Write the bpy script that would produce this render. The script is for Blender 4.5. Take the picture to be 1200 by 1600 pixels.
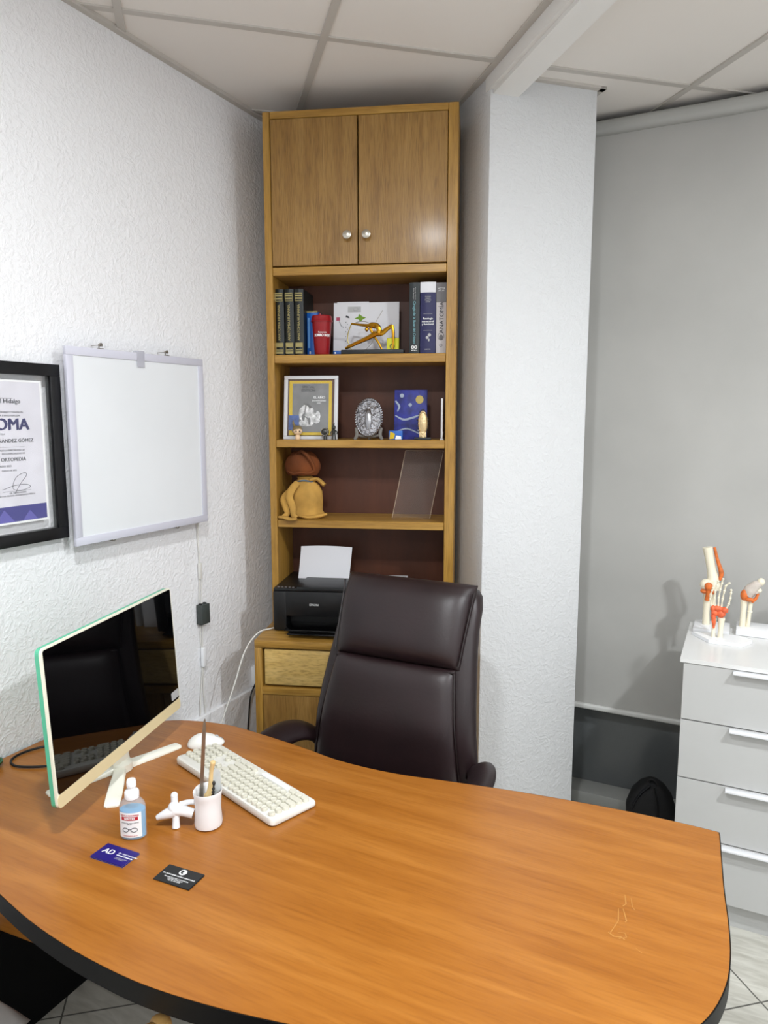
import bpy, bmesh, math, random
from mathutils import Vector, Matrix, Euler
from math import sin, cos, pi, radians, sqrt
random.seed(7)
for o in list(bpy.data.objects): bpy.data.objects.remove(o)
S = bpy.context.scene
COL = S.collection

# ------------------------------------------------ camera, world, lamps, exposure
cam = bpy.data.objects.new('camera', bpy.data.cameras.new('camera')); COL.objects.link(cam)
cam.location = (1.779, 0.0, 1.685)
cam.rotation_euler = (radians(90 - 7.68), 0, radians(26.6))
cam.data.sensor_fit = 'VERTICAL'; cam.data.sensor_height = 36; cam.data.lens = 25.2
cam.data.clip_start = 0.02
S.camera = cam
S.view_settings.view_transform = 'Standard'; S.view_settings.look = 'None'
S.view_settings.gamma = 1; S.view_settings.exposure = 0.52; S.view_settings.use_curve_mapping = False
w = bpy.data.worlds.new('world'); S.world = w; w.use_nodes = True
w.node_tree.nodes['Background'].inputs[0].default_value = (0.8, 0.85, 1, 1)
w.node_tree.nodes['Background'].inputs[1].default_value = 0.3
CEIL = 2.845
LAMPS = [((2.85, 1.22), 0.14, 38, (.93, .97, 1)), ((1.32, 0.45), 0.16, 24, (.93, .97, 1)), ((2.6, -0.9), 0.5, 12, (.93, .97, 1))]  # last and largest entry is a fill lamp added for softer light
for (x, y), size, power, c in LAMPS:
    l = bpy.data.lights.new('ceiling_lamp_light', 'AREA'); l.shape = 'DISK'; l.size = size; l.energy = power; l.color = c
    lo = bpy.data.objects.new('ceiling_lamp_light', l); COL.objects.link(lo); lo.location = (x, y, CEIL - 0.045)

# ------------------------------------------------ materials
def lin(c):
    return tuple(((v / 255) / 12.92 if v / 255 <= .04045 else ((v / 255 + .055) / 1.055) ** 2.4) for v in c) + (1,)
def mat(name, rgb, rough=.5, metal=0, spec=.5, trans=0, ior=1.45, coat=0, bump=None, emit=None, alpha=1, var=None):
    m = bpy.data.materials.new(name); m.use_nodes = True
    nt = m.node_tree; b = nt.nodes['Principled BSDF']
    b.inputs['Base Color'].default_value = lin(rgb); b.inputs['Roughness'].default_value = rough
    b.inputs['Metallic'].default_value = metal; b.inputs['Specular IOR Level'].default_value = spec
    b.inputs['Transmission Weight'].default_value = trans; b.inputs['IOR'].default_value = ior
    b.inputs['Coat Weight'].default_value = coat; b.inputs['Coat Roughness'].default_value = .15
    b.inputs['Alpha'].default_value = alpha
    if emit: b.inputs['Emission Color'].default_value = lin(rgb); b.inputs['Emission Strength'].default_value = emit
    tc = nt.nodes.new('ShaderNodeTexCoord')
    if var:      # gentle colour variation: (scale, amount)
        n = nt.nodes.new('ShaderNodeTexNoise'); n.inputs['Scale'].default_value = var[0]; n.inputs['Detail'].default_value = 4
        nt.links.new(tc.outputs['Object'], n.inputs['Vector'])
        r = nt.nodes.new('ShaderNodeValToRGB')
        a, d = lin(tuple(max(0, v * (1 - var[1])) for v in rgb)), lin(tuple(min(255, v * (1 + var[1])) for v in rgb))
        r.color_ramp.elements[0].color = a; r.color_ramp.elements[1].color = d
        r.color_ramp.elements[0].position = .3; r.color_ramp.elements[1].position = .7
        nt.links.new(n.outputs['Fac'], r.inputs['Fac']); nt.links.new(r.outputs['Color'], b.inputs['Base Color'])
    if bump:     # (scale, strength, distance)
        n = nt.nodes.new('ShaderNodeTexNoise'); n.inputs['Scale'].default_value = bump[0]; n.inputs['Detail'].default_value = 5
        nt.links.new(tc.outputs['Object'], n.inputs['Vector'])
        bp = nt.nodes.new('ShaderNodeBump'); bp.inputs['Strength'].default_value = bump[1]; bp.inputs['Distance'].default_value = bump[2]
        nt.links.new(n.outputs['Fac'], bp.inputs['Height']); nt.links.new(bp.outputs['Normal'], b.inputs['Normal'])
    return m
def stucco(name, rgb, strength=.55, dist=.006, sc=1.0):
    m = mat(name, rgb, .75); nt = m.node_tree; b = nt.nodes['Principled BSDF']
    tc = [n for n in nt.nodes if n.type == 'TEX_COORD'][0]
    wn = nt.nodes.new('ShaderNodeTexNoise'); wn.inputs['Scale'].default_value = 9 * sc; wn.inputs['Detail'].default_value = 2
    nt.links.new(tc.outputs['Object'], wn.inputs['Vector'])
    mx = nt.nodes.new('ShaderNodeVectorMath'); mx.operation = 'MULTIPLY_ADD'
    nt.links.new(wn.outputs['Color'], mx.inputs[0]); mx.inputs[1].default_value = (.05, .05, .05); nt.links.new(tc.outputs['Object'], mx.inputs[2])
    n1 = nt.nodes.new('ShaderNodeTexNoise'); n1.inputs['Scale'].default_value = 38 * sc; n1.inputs['Detail'].default_value = 4; n1.inputs['Roughness'].default_value = .55
    nt.links.new(mx.outputs[0], n1.inputs['Vector'])
    r = nt.nodes.new('ShaderNodeValToRGB'); r.color_ramp.elements[0].position = .42; r.color_ramp.elements[1].position = .68
    nt.links.new(n1.outputs['Fac'], r.inputs['Fac'])
    n2 = nt.nodes.new('ShaderNodeTexNoise'); n2.inputs['Scale'].default_value = 160 * sc; n2.inputs['Detail'].default_value = 3
    nt.links.new(tc.outputs['Object'], n2.inputs['Vector'])
    ad = nt.nodes.new('ShaderNodeMath'); ad.operation = 'MULTIPLY_ADD'; ad.inputs[1].default_value = .25
    nt.links.new(n2.outputs['Fac'], ad.inputs[0]); nt.links.new(r.outputs['Color'], ad.inputs[2])
    bp = nt.nodes.new('ShaderNodeBump'); bp.inputs['Strength'].default_value = strength; bp.inputs['Distance'].default_value = dist
    nt.links.new(ad.outputs[0], bp.inputs['Height']); nt.links.new(bp.outputs['Normal'], b.inputs['Normal'])
    return m
def wood(name, c1, c2, c3, scale, rough=.4, grain=1.0, coat=0, bumpd=.0006, rot=(0, 0, 0), dark=.12):
    """stretched-noise timber; scale is small along the grain, large across it"""
    m = mat(name, c1, rough, coat=coat); nt = m.node_tree; b = nt.nodes['Principled BSDF']
    tc = [n for n in nt.nodes if n.type == 'TEX_COORD'][0]
    mp = nt.nodes.new('ShaderNodeMapping'); mp.inputs['Scale'].default_value = scale; mp.inputs['Rotation'].default_value = rot
    nt.links.new(tc.outputs['Object'], mp.inputs['Vector'])
    n1 = nt.nodes.new('ShaderNodeTexNoise'); n1.inputs['Scale'].default_value = 1.6; n1.inputs['Detail'].default_value = 5; n1.inputs['Distortion'].default_value = .6
    nt.links.new(mp.outputs[0], n1.inputs['Vector'])
    r = nt.nodes.new('ShaderNodeValToRGB'); e = r.color_ramp.elements
    e[0].position = .3; e[0].color = lin(c1); e[1].position = .72; e[1].color = lin(c3)
    k = e.new(.5); k.color = lin(c2)
    nt.links.new(n1.outputs['Fac'], r.inputs['Fac'])
    mp2 = nt.nodes.new('ShaderNodeMapping'); mp2.inputs['Scale'].default_value = tuple(s * 5 for s in scale); mp2.inputs['Rotation'].default_value = rot
    nt.links.new(tc.outputs['Object'], mp2.inputs['Vector'])
    n2 = nt.nodes.new('ShaderNodeTexNoise'); n2.inputs['Scale'].default_value = 2.2; n2.inputs['Detail'].default_value = 4
    nt.links.new(mp2.outputs[0], n2.inputs['Vector'])
    r2 = nt.nodes.new('ShaderNodeValToRGB'); r2.color_ramp.elements[0].position = .32; r2.color_ramp.elements[1].position = .55
    g = 1 - dark * grain; r2.color_ramp.elements[0].color = (g, g * .97, g * .93, 1); r2.color_ramp.elements[1].color = (1, 1, 1, 1)
    nt.links.new(n2.outputs['Fac'], r2.inputs['Fac'])
    mu = nt.nodes.new('ShaderNodeMix'); mu.data_type = 'RGBA'; mu.blend_type = 'MULTIPLY'; mu.inputs[0].default_value = 1
    nt.links.new(r.outputs['Color'], mu.inputs[6]); nt.links.new(r2.outputs['Color'], mu.inputs[7])
    nt.links.new(mu.outputs[2], b.inputs['Base Color'])
    bp = nt.nodes.new('ShaderNodeBump'); bp.inputs['Strength'].default_value = .4; bp.inputs['Distance'].default_value = bumpd
    nt.links.new(n2.outputs['Fac'], bp.inputs['Height']); nt.links.new(bp.outputs['Normal'], b.inputs['Normal'])
    return m

M = {}
M['wall'] = stucco('white_stucco', (240, 240, 242), .42, .004, 1.9)
M['pillar'] = stucco('pillar_plaster', (218, 219, 220), .4, .0035, 1.9)
M['paint'] = mat('smooth_white_paint', (236, 235, 232), .6, bump=(30, .1, .002))
M['tile_ceiling'] = mat('ceiling_tile', (236, 231, 225), .85, bump=(300, .08, .0005))
M['tee'] = mat('ceiling_tee_metal', (196, 191, 184), .5)
M['greywall'] = mat('far_wall_grey', (150, 150, 146), .8)
M['blind'] = mat('blind_fabric', (176, 175, 171), .9, var=(2.2, .03), bump=(500, .15, .0004))
M['rail'] = mat('blind_rail', (205, 205, 202), .4)
M['roller'] = mat('roller_cover', (172, 172, 168), .6)
M['darkglass'] = mat('dark_window_glass', (92, 95, 96), .22, spec=.6)
M['winframe'] = mat('window_frame_grey', (158, 159, 155), .5)
M['desk'] = wood('cherry_laminate', (148, 89, 29), (158, 98, 35), (170, 110, 45), (1.2, 16, 16), .3, 1, dark=.13)
M['edge'] = mat('black_edge_band', (8, 8, 9), .5, spec=.25)
M['black_panel'] = mat('black_laminate', (4, 4, 5), .7, spec=.2)
M['oak'] = wood('varnished_oak', (150, 110, 44), (166, 125, 54), (182, 140, 68), (22, 22, 1.3), .38, 1.2, coat=.1, dark=.22)
M['oak_h'] = wood('varnished_oak_rail', (150, 110, 44), (168, 126, 55), (184, 143, 70), (1.3, 22, 22), .38, 1.2, coat=.1, dark=.22)
M['oak_door'] = wood('oak_veneer_door', (132, 96, 44), (147, 110, 54), (160, 123, 66), (24, 24, 1.6), .4, 1.2, coat=.12, bumpd=.002, dark=.25)
M['backboard'] = wood('dark_backboard', (72, 38, 22), (80, 43, 26), (88, 48, 29), (6, 6, 1.5), .5, .6)
M['pine'] = wood('pale_pine', (196, 160, 88), (208, 174, 104), (218, 186, 120), (3, 14, 14), .5, 1.2, dark=.25)
M['darkgap'] = mat('dark_recess', (20, 16, 14), .9)
M['white_lam'] = mat('white_laminate', (218, 218, 216), .25)
M['white_front'] = mat('white_drawer_front', (188, 188, 186), .4)
M['white_metal'] = mat('white_metal', (232, 233, 236), .3)
M['leather'] = mat('brown_leather', (33, 20, 22), .42, spec=.6, bump=(110, .25, .0012), var=(9, .12))
M['piping'] = mat('leather_piping', (26, 15, 15), .4)
M['black_plastic'] = mat('black_plastic', (18, 19, 21), .38, bump=(400, .05, .0003))
M['black_gloss'] = mat('black_gloss', (8, 8, 9), .12)
M['chrome'] = mat('chrome', (200, 200, 200), .18, 1)
M['steel'] = mat('brushed_steel', (170, 165, 158), .3, 1)
M['nickel'] = mat('satin_nickel', (196, 190, 178), .28, 1)
M['screen'] = mat('screen_glass', (4, 4, 5), .03, spec=.55)
M['bezel'] = mat('cream_white_bezel', (238, 235, 216), .35)
M['chin'] = mat('cream_chin', (222, 206, 164), .4)
M['green'] = mat('aqua_green_back', (92, 184, 148), .35)
M['stand'] = mat('cream_stand', (238, 236, 222), .35)
M['keybody'] = mat('keyboard_shell', (226, 225, 218), .35)
M['key'] = mat('key_cap', (214, 211, 196), .4)
M['keylight'] = mat('key_cap_white', (240, 240, 236), .4)
M['mouse'] = mat('mouse_shell', (238, 237, 232), .3)
M['ceramic'] = mat('white_ceramic', (236, 235, 236), .18)
M['bottle'] = mat('clear_bottle', (225, 238, 246), .05, alpha=.22)
M['liquid'] = mat('blue_liquid', (112, 178, 222), .1, alpha=.85)
M['white_plastic'] = mat('white_plastic', (240, 241, 243), .3)
M['white'] = mat('white_print', (238, 238, 238), .6)
M['paper'] = mat('paper', (222, 222, 226), .7)
M['red'] = mat('red_plastic', (142, 18, 26), .35)
M['redprint'] = mat('red_print', (186, 28, 44), .6)
M['ink'] = mat('dark_ink', (34, 34, 44), .6)
M['purple'] = mat('violet_band', (54, 50, 128), .6)
M['purple2'] = mat('light_violet', (92, 86, 168), .6)
M['blue_card'] = mat('navy_card', (28, 14, 110), .4)
M['black_card'] = mat('black_card', (34, 35, 36), .45)
M['frame_black'] = mat('black_frame', (14, 14, 17), .4)
M['glass'] = mat('clear_glass', (235, 240, 240), .02, alpha=.03)
M['acrylic'] = mat('clear_acrylic', (200, 190, 180), .05, alpha=.05)
M['board'] = mat('white_panel', (228, 231, 234), .35, var=(3, .01))
M['alu'] = mat('pale_aluminium', (206, 206, 218), .4)
M['bone'] = mat('bone_plastic', (236, 228, 204), .5)
M['bone2'] = mat('warm_bone_plastic', (226, 196, 140), .5)
M['muscle'] = mat('orange_ligament', (206, 108, 48), .5, var=(60, .12))
M['muscle2'] = mat('coral_ligament', (226, 104, 64), .5, var=(80, .14))
M['graymus'] = mat('greyish_ligament', (196, 186, 176), .5, var=(60, .05))
M['tan'] = mat('tan_cloth', (182, 140, 68), .9, bump=(60, .4, .003), var=(20, .08))
M['brown_cloth'] = mat('rust_brown_cloth', (104, 54, 20), .9, bump=(50, .4, .003), var=(14, .18))
M['navy'] = mat('navy_cover', (28, 28, 76), .45)
M['bookgreen'] = mat('dark_green_leatherette', (18, 24, 22), .45)
M['bookdark'] = mat('charcoal_cover', (40, 46, 48), .5)
M['bookblue'] = mat('bright_blue_cover', (24, 92, 178), .4)
M['bookgrey'] = mat('grey_cover', (104, 102, 104), .5)
M['bookpale'] = mat('pale_grey_cover', (190, 184, 184), .5)
M['gold'] = mat('gold_metal', (184, 136, 40), .22, 1)
M['goldfoil'] = mat('gold_foil', (158, 146, 98), .35, .6)
M['silver'] = mat('embossed_silver', (160, 160, 164), .25, 1, bump=(75, 1, .012))
M['silver_edge'] = mat('silver_rope', (165, 165, 168), .25, 1)
M['greyres'] = mat('grey_resin', (110, 106, 100), .5)
M['bronze'] = mat('pale_bronze', (214, 190, 146), .35, .6, bump=(160, .7, .003))
M['darkbase'] = mat('dark_stone', (30, 32, 34), .5)
M['yellow'] = mat('yellow_print', (204, 172, 14), .5)
M['yellowcard'] = mat('lime_yellow_card', (224, 220, 40), .5)
M['greypic'] = mat('grey_picture', (112, 112, 112), .5)
M['lightgrey'] = mat('light_grey_print', (180, 180, 180), .6)
M['bluepic'] = mat('deep_blue_paint', (34, 40, 120), .5, var=(30, .25))
M['palepic'] = mat('pale_paint', (150, 160, 178), .5)
M['ochre'] = mat('ochre_paint', (178, 158, 82), .5)
M['skin'] = mat('pale_vinyl', (228, 196, 160), .5)
M['olive'] = mat('olive_vinyl', (120, 102, 66), .6)
M['darkmetal'] = mat('dark_pewter', (72, 72, 70), .35, .7)
M['cable_w'] = mat('white_cable', (222, 220, 214), .5)
M['cable_b'] = mat('black_cable', (12, 12, 13), .5)
M['driver'] = mat('dark_grey_driver', (62, 68, 66), .5)
M['bagblack'] = mat('black_nylon', (14, 14, 16), .75, bump=(200, .3, .001))
M['grey_seat'] = mat('grey_vinyl', (122, 118, 114), .5)
M['armwood'] = wood('light_arm_wood', (196, 150, 84), (208, 164, 98), (216, 176, 112), (20, 2, 20), .4)
M['greenpot'] = mat('green_glaze', (40, 92, 58), .3)
M['scratch'] = mat('pale_tape_residue', (182, 130, 66), .6)
M['lampglow'] = mat('lamp_diffuser', (255, 250, 240), .5, emit=4)
# floor tiles
def floor_mat():
    m = mat('floor_tile', (196, 194, 184), .32); nt = m.node_tree; b = nt.nodes['Principled BSDF']
    tc = [n for n in nt.nodes if n.type == 'TEX_COORD'][0]
    br = nt.nodes.new('ShaderNodeTexBrick'); br.offset = 0; br.squash = 1
    mp = nt.nodes.new('ShaderNodeMapping'); mp.vector_type = 'TEXTURE'
    mp.inputs['Location'].default_value = (1.919, 2.159, 0); mp.inputs['Rotation'].default_value = (0, 0, radians(39.3))
    nt.links.new(tc.outputs['Object'], mp.inputs['Vector']); nt.links.new(mp.outputs[0], br.inputs['Vector'])
    br.inputs['Scale'].default_value = 1; br.inputs['Brick Width'].default_value = .393; br.inputs['Row Height'].default_value = .393
    br.inputs['Mortar Size'].default_value = .0026; br.inputs['Mortar Smooth'].default_value = .1
    br.inputs['Mortar'].default_value = lin((92, 90, 84))
    n = nt.nodes.new('ShaderNodeTexNoise'); n.inputs['Scale'].default_value = 14; n.inputs['Detail'].default_value = 7; n.inputs['Distortion'].default_value = 1.2
    mp2 = nt.nodes.new('ShaderNodeMapping'); mp2.inputs['Rotation'].default_value = (0, 0, radians(-30)); mp2.inputs['Scale'].default_value = (.5, 2.2, 1)
    nt.links.new(tc.outputs['Object'], mp2.inputs['Vector']); nt.links.new(mp2.outputs[0], n.inputs['Vector'])
    r = nt.nodes.new('ShaderNodeValToRGB'); e = r.color_ramp.elements
    e[0].position = .3; e[0].color = lin((176, 173, 162)); e[1].position = .62; e[1].color = lin((204, 202, 192))
    nt.links.new(n.outputs['Fac'], r.inputs['Fac'])
    nt.links.new(r.outputs['Color'], br.inputs['Color1']); nt.links.new(r.outputs['Color'], br.inputs['Color2'])
    nt.links.new(br.outputs['Color'], b.inputs['Base Color'])
    return m
M['floor'] = floor_mat()

# ------------------------------------------------ mesh helpers
def V(*a): return Vector(a)
def bx(bm, lo, hi, bev=0, seg=2, mtx=None, mi=0):
    lo, hi = Vector(lo), Vector(hi)
    r = bmesh.ops.create_cube(bm, size=1); vs = r['verts']
    bmesh.ops.transform(bm, verts=vs, matrix=Matrix.Translation((lo + hi) / 2) @ Matrix.Diagonal((*(hi - lo), 1)))
    if bev:
        es = list({e for v in vs for e in v.link_edges})
        g = bmesh.ops.bevel(bm, geom=es, offset=bev, segments=seg, affect='EDGES', profile=.5)
        vs = list({v for f in g['faces'] for v in f.verts} | {v for v in vs if v.is_valid})
    fs = {f for v in vs for f in v.link_faces}
    for f in fs: f.material_index = mi
    if mtx: bmesh.ops.transform(bm, verts=vs, matrix=mtx)
    return vs
def box(lo, hi, bev=0, seg=2, mtx=None):
    bm = bmesh.new(); bx(bm, lo, hi, bev, seg, mtx); return bm
def ring(bm, c, x, y, rx, ry, n, pw=1.0):
    out = []
    for i in range(n):
        a = 2 * pi * i / n; ca, sa = cos(a), sin(a)
        px = math.copysign(abs(ca) ** pw, ca); py = math.copysign(abs(sa) ** pw, sa)
        out.append(bm.verts.new(Vector(c) + x * (px * rx) + y * (py * ry)))
    return out
def skin_rings(bm, rings, caps=True, closed=False, mi=0):
    fs = []
    n = len(rings[0]); R = rings + ([rings[0]] if closed else [])
    for a, b in zip(R, R[1:]):
        for i in range(n): fs.append(bm.faces.new((a[i], a[(i + 1) % n], b[(i + 1) % n], b[i])))
    if caps and not closed:
        fs.append(bm.faces.new(list(reversed(rings[0])))); fs.append(bm.faces.new(rings[-1]))
    for f in fs: f.material_index = mi
def catmull(pts, k=6):
    pts = [Vector(p) for p in pts]; P = [pts[0] * 2 - pts[1]] + pts + [pts[-1] * 2 - pts[-2]]; out = []
    for i in range(1, len(P) - 2):
        for j in range(k):
            t = j / k
            out.append(.5 * ((2 * P[i]) + (-P[i - 1] + P[i + 1]) * t + (2 * P[i - 1] - 5 * P[i] + 4 * P[i + 1] - P[i + 2]) * t * t + (-P[i - 1] + 3 * P[i] - 3 * P[i + 1] + P[i + 2]) * t ** 3))
    out.append(pts[-1]); return out
def tube(bm, pts, r, n=10, k=0, flat=1.0, up=None, caps=True, mi=0, closed=False):
    """swept tube; r number or list; flat squeezes it along the 'up' side"""
    pts = [Vector(p) for p in pts]
    rs = list(r) if isinstance(r, (list, tuple)) else [r] * len(pts)
    if k:
        q = catmull([(*p,) for p in pts], k); m = len(q)
        rr = []
        for i in range(m):
            t = i / (m - 1) * (len(rs) - 1); a = min(int(t), len(rs) - 2); rr.append(rs[a] + (rs[a + 1] - rs[a]) * (t - a))
        pts, rs = q, rr
    rings = []; prev = None
    for i, p in enumerate(pts):
        if closed: d = pts[(i + 1) % len(pts)] - pts[i - 1]
        else: d = pts[min(i + 1, len(pts) - 1)] - pts[max(i - 1, 0)]
        d = d.normalized() if d.length > 1e-9 else Vector((0, 0, 1))
        if up is not None: u = Vector(up)
        elif prev is not None: u = prev
        else: u = Vector((0, 0, 1)) if abs(d.z) < .9 else Vector((1, 0, 0))
        y = (u - d * u.dot(d))
        if y.length < 1e-5: y = d.orthogonal()
        y.normalize(); x = y.cross(d).normalized(); prev = y
        rings.append(ring(bm, p, x, y, rs[i], rs[i] * flat, n))
    skin_rings(bm, rings, caps, closed, mi)
def ell(bm, c, r, seg=16, mtx=None, mi=0):
    g = bmesh.ops.create_uvsphere(bm, u_segments=seg, v_segments=max(6, seg // 2), radius=1)
    m = Matrix.Translation(c) @ (mtx or Matrix.Identity(4)) @ Matrix.Diagonal((*r, 1))
    bmesh.ops.transform(bm, verts=g['verts'], matrix=m)
    for f in {f for v in g['verts'] for f in v.link_faces}: f.material_index = mi
def lathe(bm, prof, c=(0, 0, 0), n=24, sx=1, sy=1, rot=0, mi=0, pw=1.0):
    X = Vector((cos(rot), sin(rot), 0)); Yv = Vector((-sin(rot), cos(rot), 0))
    rings = [ring(bm, Vector(c) + Vector((0, 0, z)), X, Yv, max(r, 1e-4) * sx, max(r, 1e-4) * sy, n, pw) for r, z in prof]
    skin_rings(bm, rings, True, mi=mi)
def prism(bm, poly, z0, z1, mtx=None, mi=0):
    a = [bm.verts.new((x, y, z0)) for x, y in poly]; b = [bm.verts.new((x, y, z1)) for x, y in poly]
    n = len(poly); fs = [bm.faces.new(list(reversed(a))), bm.faces.new(b)]
    for i in range(n): fs.append(bm.faces.new((a[i], a[(i + 1) % n], b[(i + 1) % n], b[i])))
    for f in fs: f.material_index = mi
    if mtx: bmesh.ops.transform(bm, verts=a + b, matrix=mtx)
    return a + b
def rrect(x0, y0, x1, y1, r, k=5):
    out = []
    for cx, cy, a0 in ((x1 - r, y1 - r, 0), (x0 + r, y1 - r, 90), (x0 + r, y0 + r, 180), (x1 - r, y0 + r, 270)):
        for i in range(k + 1):
            a = radians(a0 + 90 * i / k); out.append((cx + r * cos(a), cy + r * sin(a)))
    return out
def pad(bm, fn, nu=18, nv=18, thick=.03, pw=6, back=.0, mi=0):
    """closed cushion: fn(u,v)->(point, normal), u,v in -1..1"""
    F = []; B = []
    for j in range(nv + 1):
        fr = []; br = []
        for i in range(nu + 1):
            u = -cos(pi * i / nu); v = -cos(pi * j / nv)
            p, n = fn(u, v); f = max(0, (1 - abs(u) ** pw)) ** .5 * max(0, (1 - abs(v) ** pw)) ** .5
            fr.append(bm.verts.new(p + n * (thick * f)))
            br.append(fr[-1] if (i in (0, nu) or j in (0, nv)) else bm.verts.new(p - n * (back * f + 1e-4)))
        F.append(fr); B.append(br)
    for j in range(nv):
        for i in range(nu):
            a = bm.faces.new((F[j][i], F[j][i + 1], F[j + 1][i + 1], F[j + 1][i])); a.material_index = mi
            q = (B[j][i], B[j + 1][i], B[j + 1][i + 1], B[j][i + 1])
            if len(set(q)) == 4 and not bm.faces.get(q):
                b = bm.faces.new(q); b.material_index = mi
def obj(name, bm, m, parent=None, smooth=True, ang=40, loc=None, rot=None, mtx=None):
    bmesh.ops.recalc_face_normals(bm, faces=bm.faces)
    me = bpy.data.meshes.new(name)
    if smooth:
        for f in bm.faces: f.smooth = True
        for e in bm.edges:
            if len(e.link_faces) == 2 and e.calc_face_angle(0) > radians(ang): e.smooth = False
    bm.to_mesh(me); bm.free()
    for x in (m if isinstance(m, (list, tuple)) else [m]): me.materials.append(x)
    o = bpy.data.objects.new(name, me); COL.objects.link(o)
    if parent: o.parent = parent
    if mtx is not None: o.matrix_local = mtx
    if loc: o.location = loc
    if rot: o.rotation_euler = rot
    return o
def tag(o, label, cat, group=None):
    o['label'] = label; o['category'] = cat
    if group: o['group'] = group
    return o
def thing(name, label, cat, loc=(0, 0, 0), rotz=0, group=None, mtx=None):
    o = bpy.data.objects.new(name, None); COL.objects.link(o); o.empty_display_size = .05
    if mtx is not None: o.matrix_world = mtx
    else: o.location = loc; o.rotation_euler = (0, 0, rotz)
    return tag(o, label, cat, group)
def struct(name, bm, m, parent=None, smooth=False):
    o = obj(name, bm, m, parent, smooth)
    if not parent: o['kind'] = 'structure'
    return o
def text(name, body, size, m, parent, mtx, align='CENTER', bold=0, sx=1.0, ext=.0002):
    c = bpy.data.curves.new(name, 'FONT'); c.body = body; c.size = size; c.align_x = align; c.align_y = 'CENTER'
    c.extrude = ext; c.resolution_u = 3
    t = bpy.data.objects.new(name, c)
    me = bpy.data.meshes.new_from_object(t); bpy.data.objects.remove(t)
    me.transform(Matrix.Diagonal((sx, 1, 1, 1))); me.name = name
    if bold:
        b2 = bmesh.new(); b2.from_mesh(me); gs = bmesh.ops.duplicate(b2, geom=b2.verts[:] + b2.edges[:] + b2.faces[:])
        vs = [g for g in gs['geom'] if isinstance(g, bmesh.types.BMVert)]
        bmesh.ops.translate(b2, verts=vs, vec=(bold * 2, bold * .6, ext * .1)); b2.to_mesh(me); b2.free()
    me.materials.clear(); me.materials.append(m)
    o = bpy.data.objects.new(name, me); COL.objects.link(o)
    if parent: o.parent = parent
    o.matrix_local = mtx; return o
def frame(origin, x, y):
    """matrix with columns x, y, x×y"""
    x = Vector(x).normalized(); y = Vector(y); y = (y - x * y.dot(x)).normalized(); z = x.cross(y)
    m = Matrix((( x.x, y.x, z.x, origin[0]), (x.y, y.y, z.y, origin[1]), (x.z, y.z, z.z, origin[2]), (0, 0, 0, 1))); return m

# ------------------------------------------------ the room
struct('floor', box((-.2, -1.5, -.05), (3.7, 3.4, 0)), M['floor'])
struct('wall_left', box((-.12, -1.5, 0), (0, 3.3, 2.9)), M['wall'])
struct('wall_right', box((3.6, -1.5, 0), (3.72, 3.3, 2.9)), M['wall'])
struct('wall_near', box((-.12, -1.62, 0), (3.72, -1.5, 2.9)), M['wall'])
struct('wall_far', box((-.12, 3.16, 0), (3.72, 3.28, 2.9)), M['greywall'])
struct('trim_1', box((0, 1.0, .06), (.018, 3.16, .56), .006), M['wall'], smooth=True)      # low plaster ledge on the left wall
# ceiling tiles and tees, turned 41 degrees to the walls
GA = radians(41.2); G1 = V(cos(GA), sin(GA), 0); G2 = V(-sin(GA), cos(GA), 0); Q = V(.541, 2.056, 0)
ce = struct('ceiling', box((-.2, -1.6, CEIL), (3.75, 3.3, CEIL + .05)), M['tile_ceiling'])
def gpt(a, b, z): p = Q + G1 * a + G2 * b; return V(p.x, p.y, z)
def tee(bm, a0, b0, a1, b1, wd=.024, z0=CEIL - .006):
    p, q = gpt(a0, b0, 0), gpt(a1, b1, 0); d = (q - p); L = d.length; an = math.atan2(d.y, d.x)
    bx(bm, (0, -wd / 2, z0), (L, wd / 2, CEIL + .001), mtx=Matrix.Translation(p) @ Matrix.Rotation(an, 4, 'Z'))
bm = bmesh.new()
for a in (-1.2, -.6, 0): tee(bm, a, -2.6, a, 1.2)
for a in (1.32, 1.92, 2.52): tee(bm, a, -2.2, a, 1.2)
for k in range(-5, 2):
    tee(bm, -1.8, .6 * k, .585, .6 * k, z0=CEIL - .0052); tee(bm, .72, .6 * k, 2.6, .6 * k, z0=CEIL - .0052)
tee(bm, .580, -2.6, .580, .9, .03)
struct('ceiling_tees', bm, M['tee'], ce)
bm = bmesh.new()
bx(bm, (0, -1.5, CEIL - .012), (.022, 3.16, CEIL + .001)); bx(bm, (0, 3.138, CEIL - .012), (3.6, 3.16, CEIL + .001))
struct('trim_2', bm, M['tee'])
# beam and pillar
bm = bmesh.new()
vs = bx(bm, (.588, -3.2, 2.778), (.712, .12, CEIL + .02))
es = [e for v in vs for e in v.link_edges if abs(e.verts[0].co.z - 2.778) < 1e-4 and abs(e.verts[1].co.z - 2.778) < 1e-4 and abs(e.verts[0].co.x - e.verts[1].co.x) < 1e-4]
bmesh.ops.bevel(bm, geom=list(set(es)), offset=.014, segments=4, affect='EDGES')
bmesh.ops.transform(bm, verts=bm.verts, matrix=Matrix.Translation(Q) @ Matrix.Rotation(GA, 4, 'Z'))
struct('trim_3', bm, M['paint'], smooth=True)
PA = radians(43.5); PE = V(cos(PA), sin(PA), 0); PN = V(sin(PA), -cos(PA), 0); PC = V(.93, 2.51, 0)
PM = frame((PC.x, PC.y, 0), PE, -PN)
bm = box((0, 0, 0), (.42, .42, CEIL + .03), .006, 2)
bmesh.ops.transform(bm, verts=bm.verts, matrix=PM)
struct('wall_pillar', bm, M['pillar'], smooth=True)
bm = bmesh.new(); bx(bm, (.165, -.022, CEIL - .009), (.442, .002, CEIL + .001)); bx(bm, (.42, -.022, CEIL - .009), (.442, .42, CEIL + .001))
bmesh.ops.transform(bm, verts=bm.verts, matrix=PM)
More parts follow.
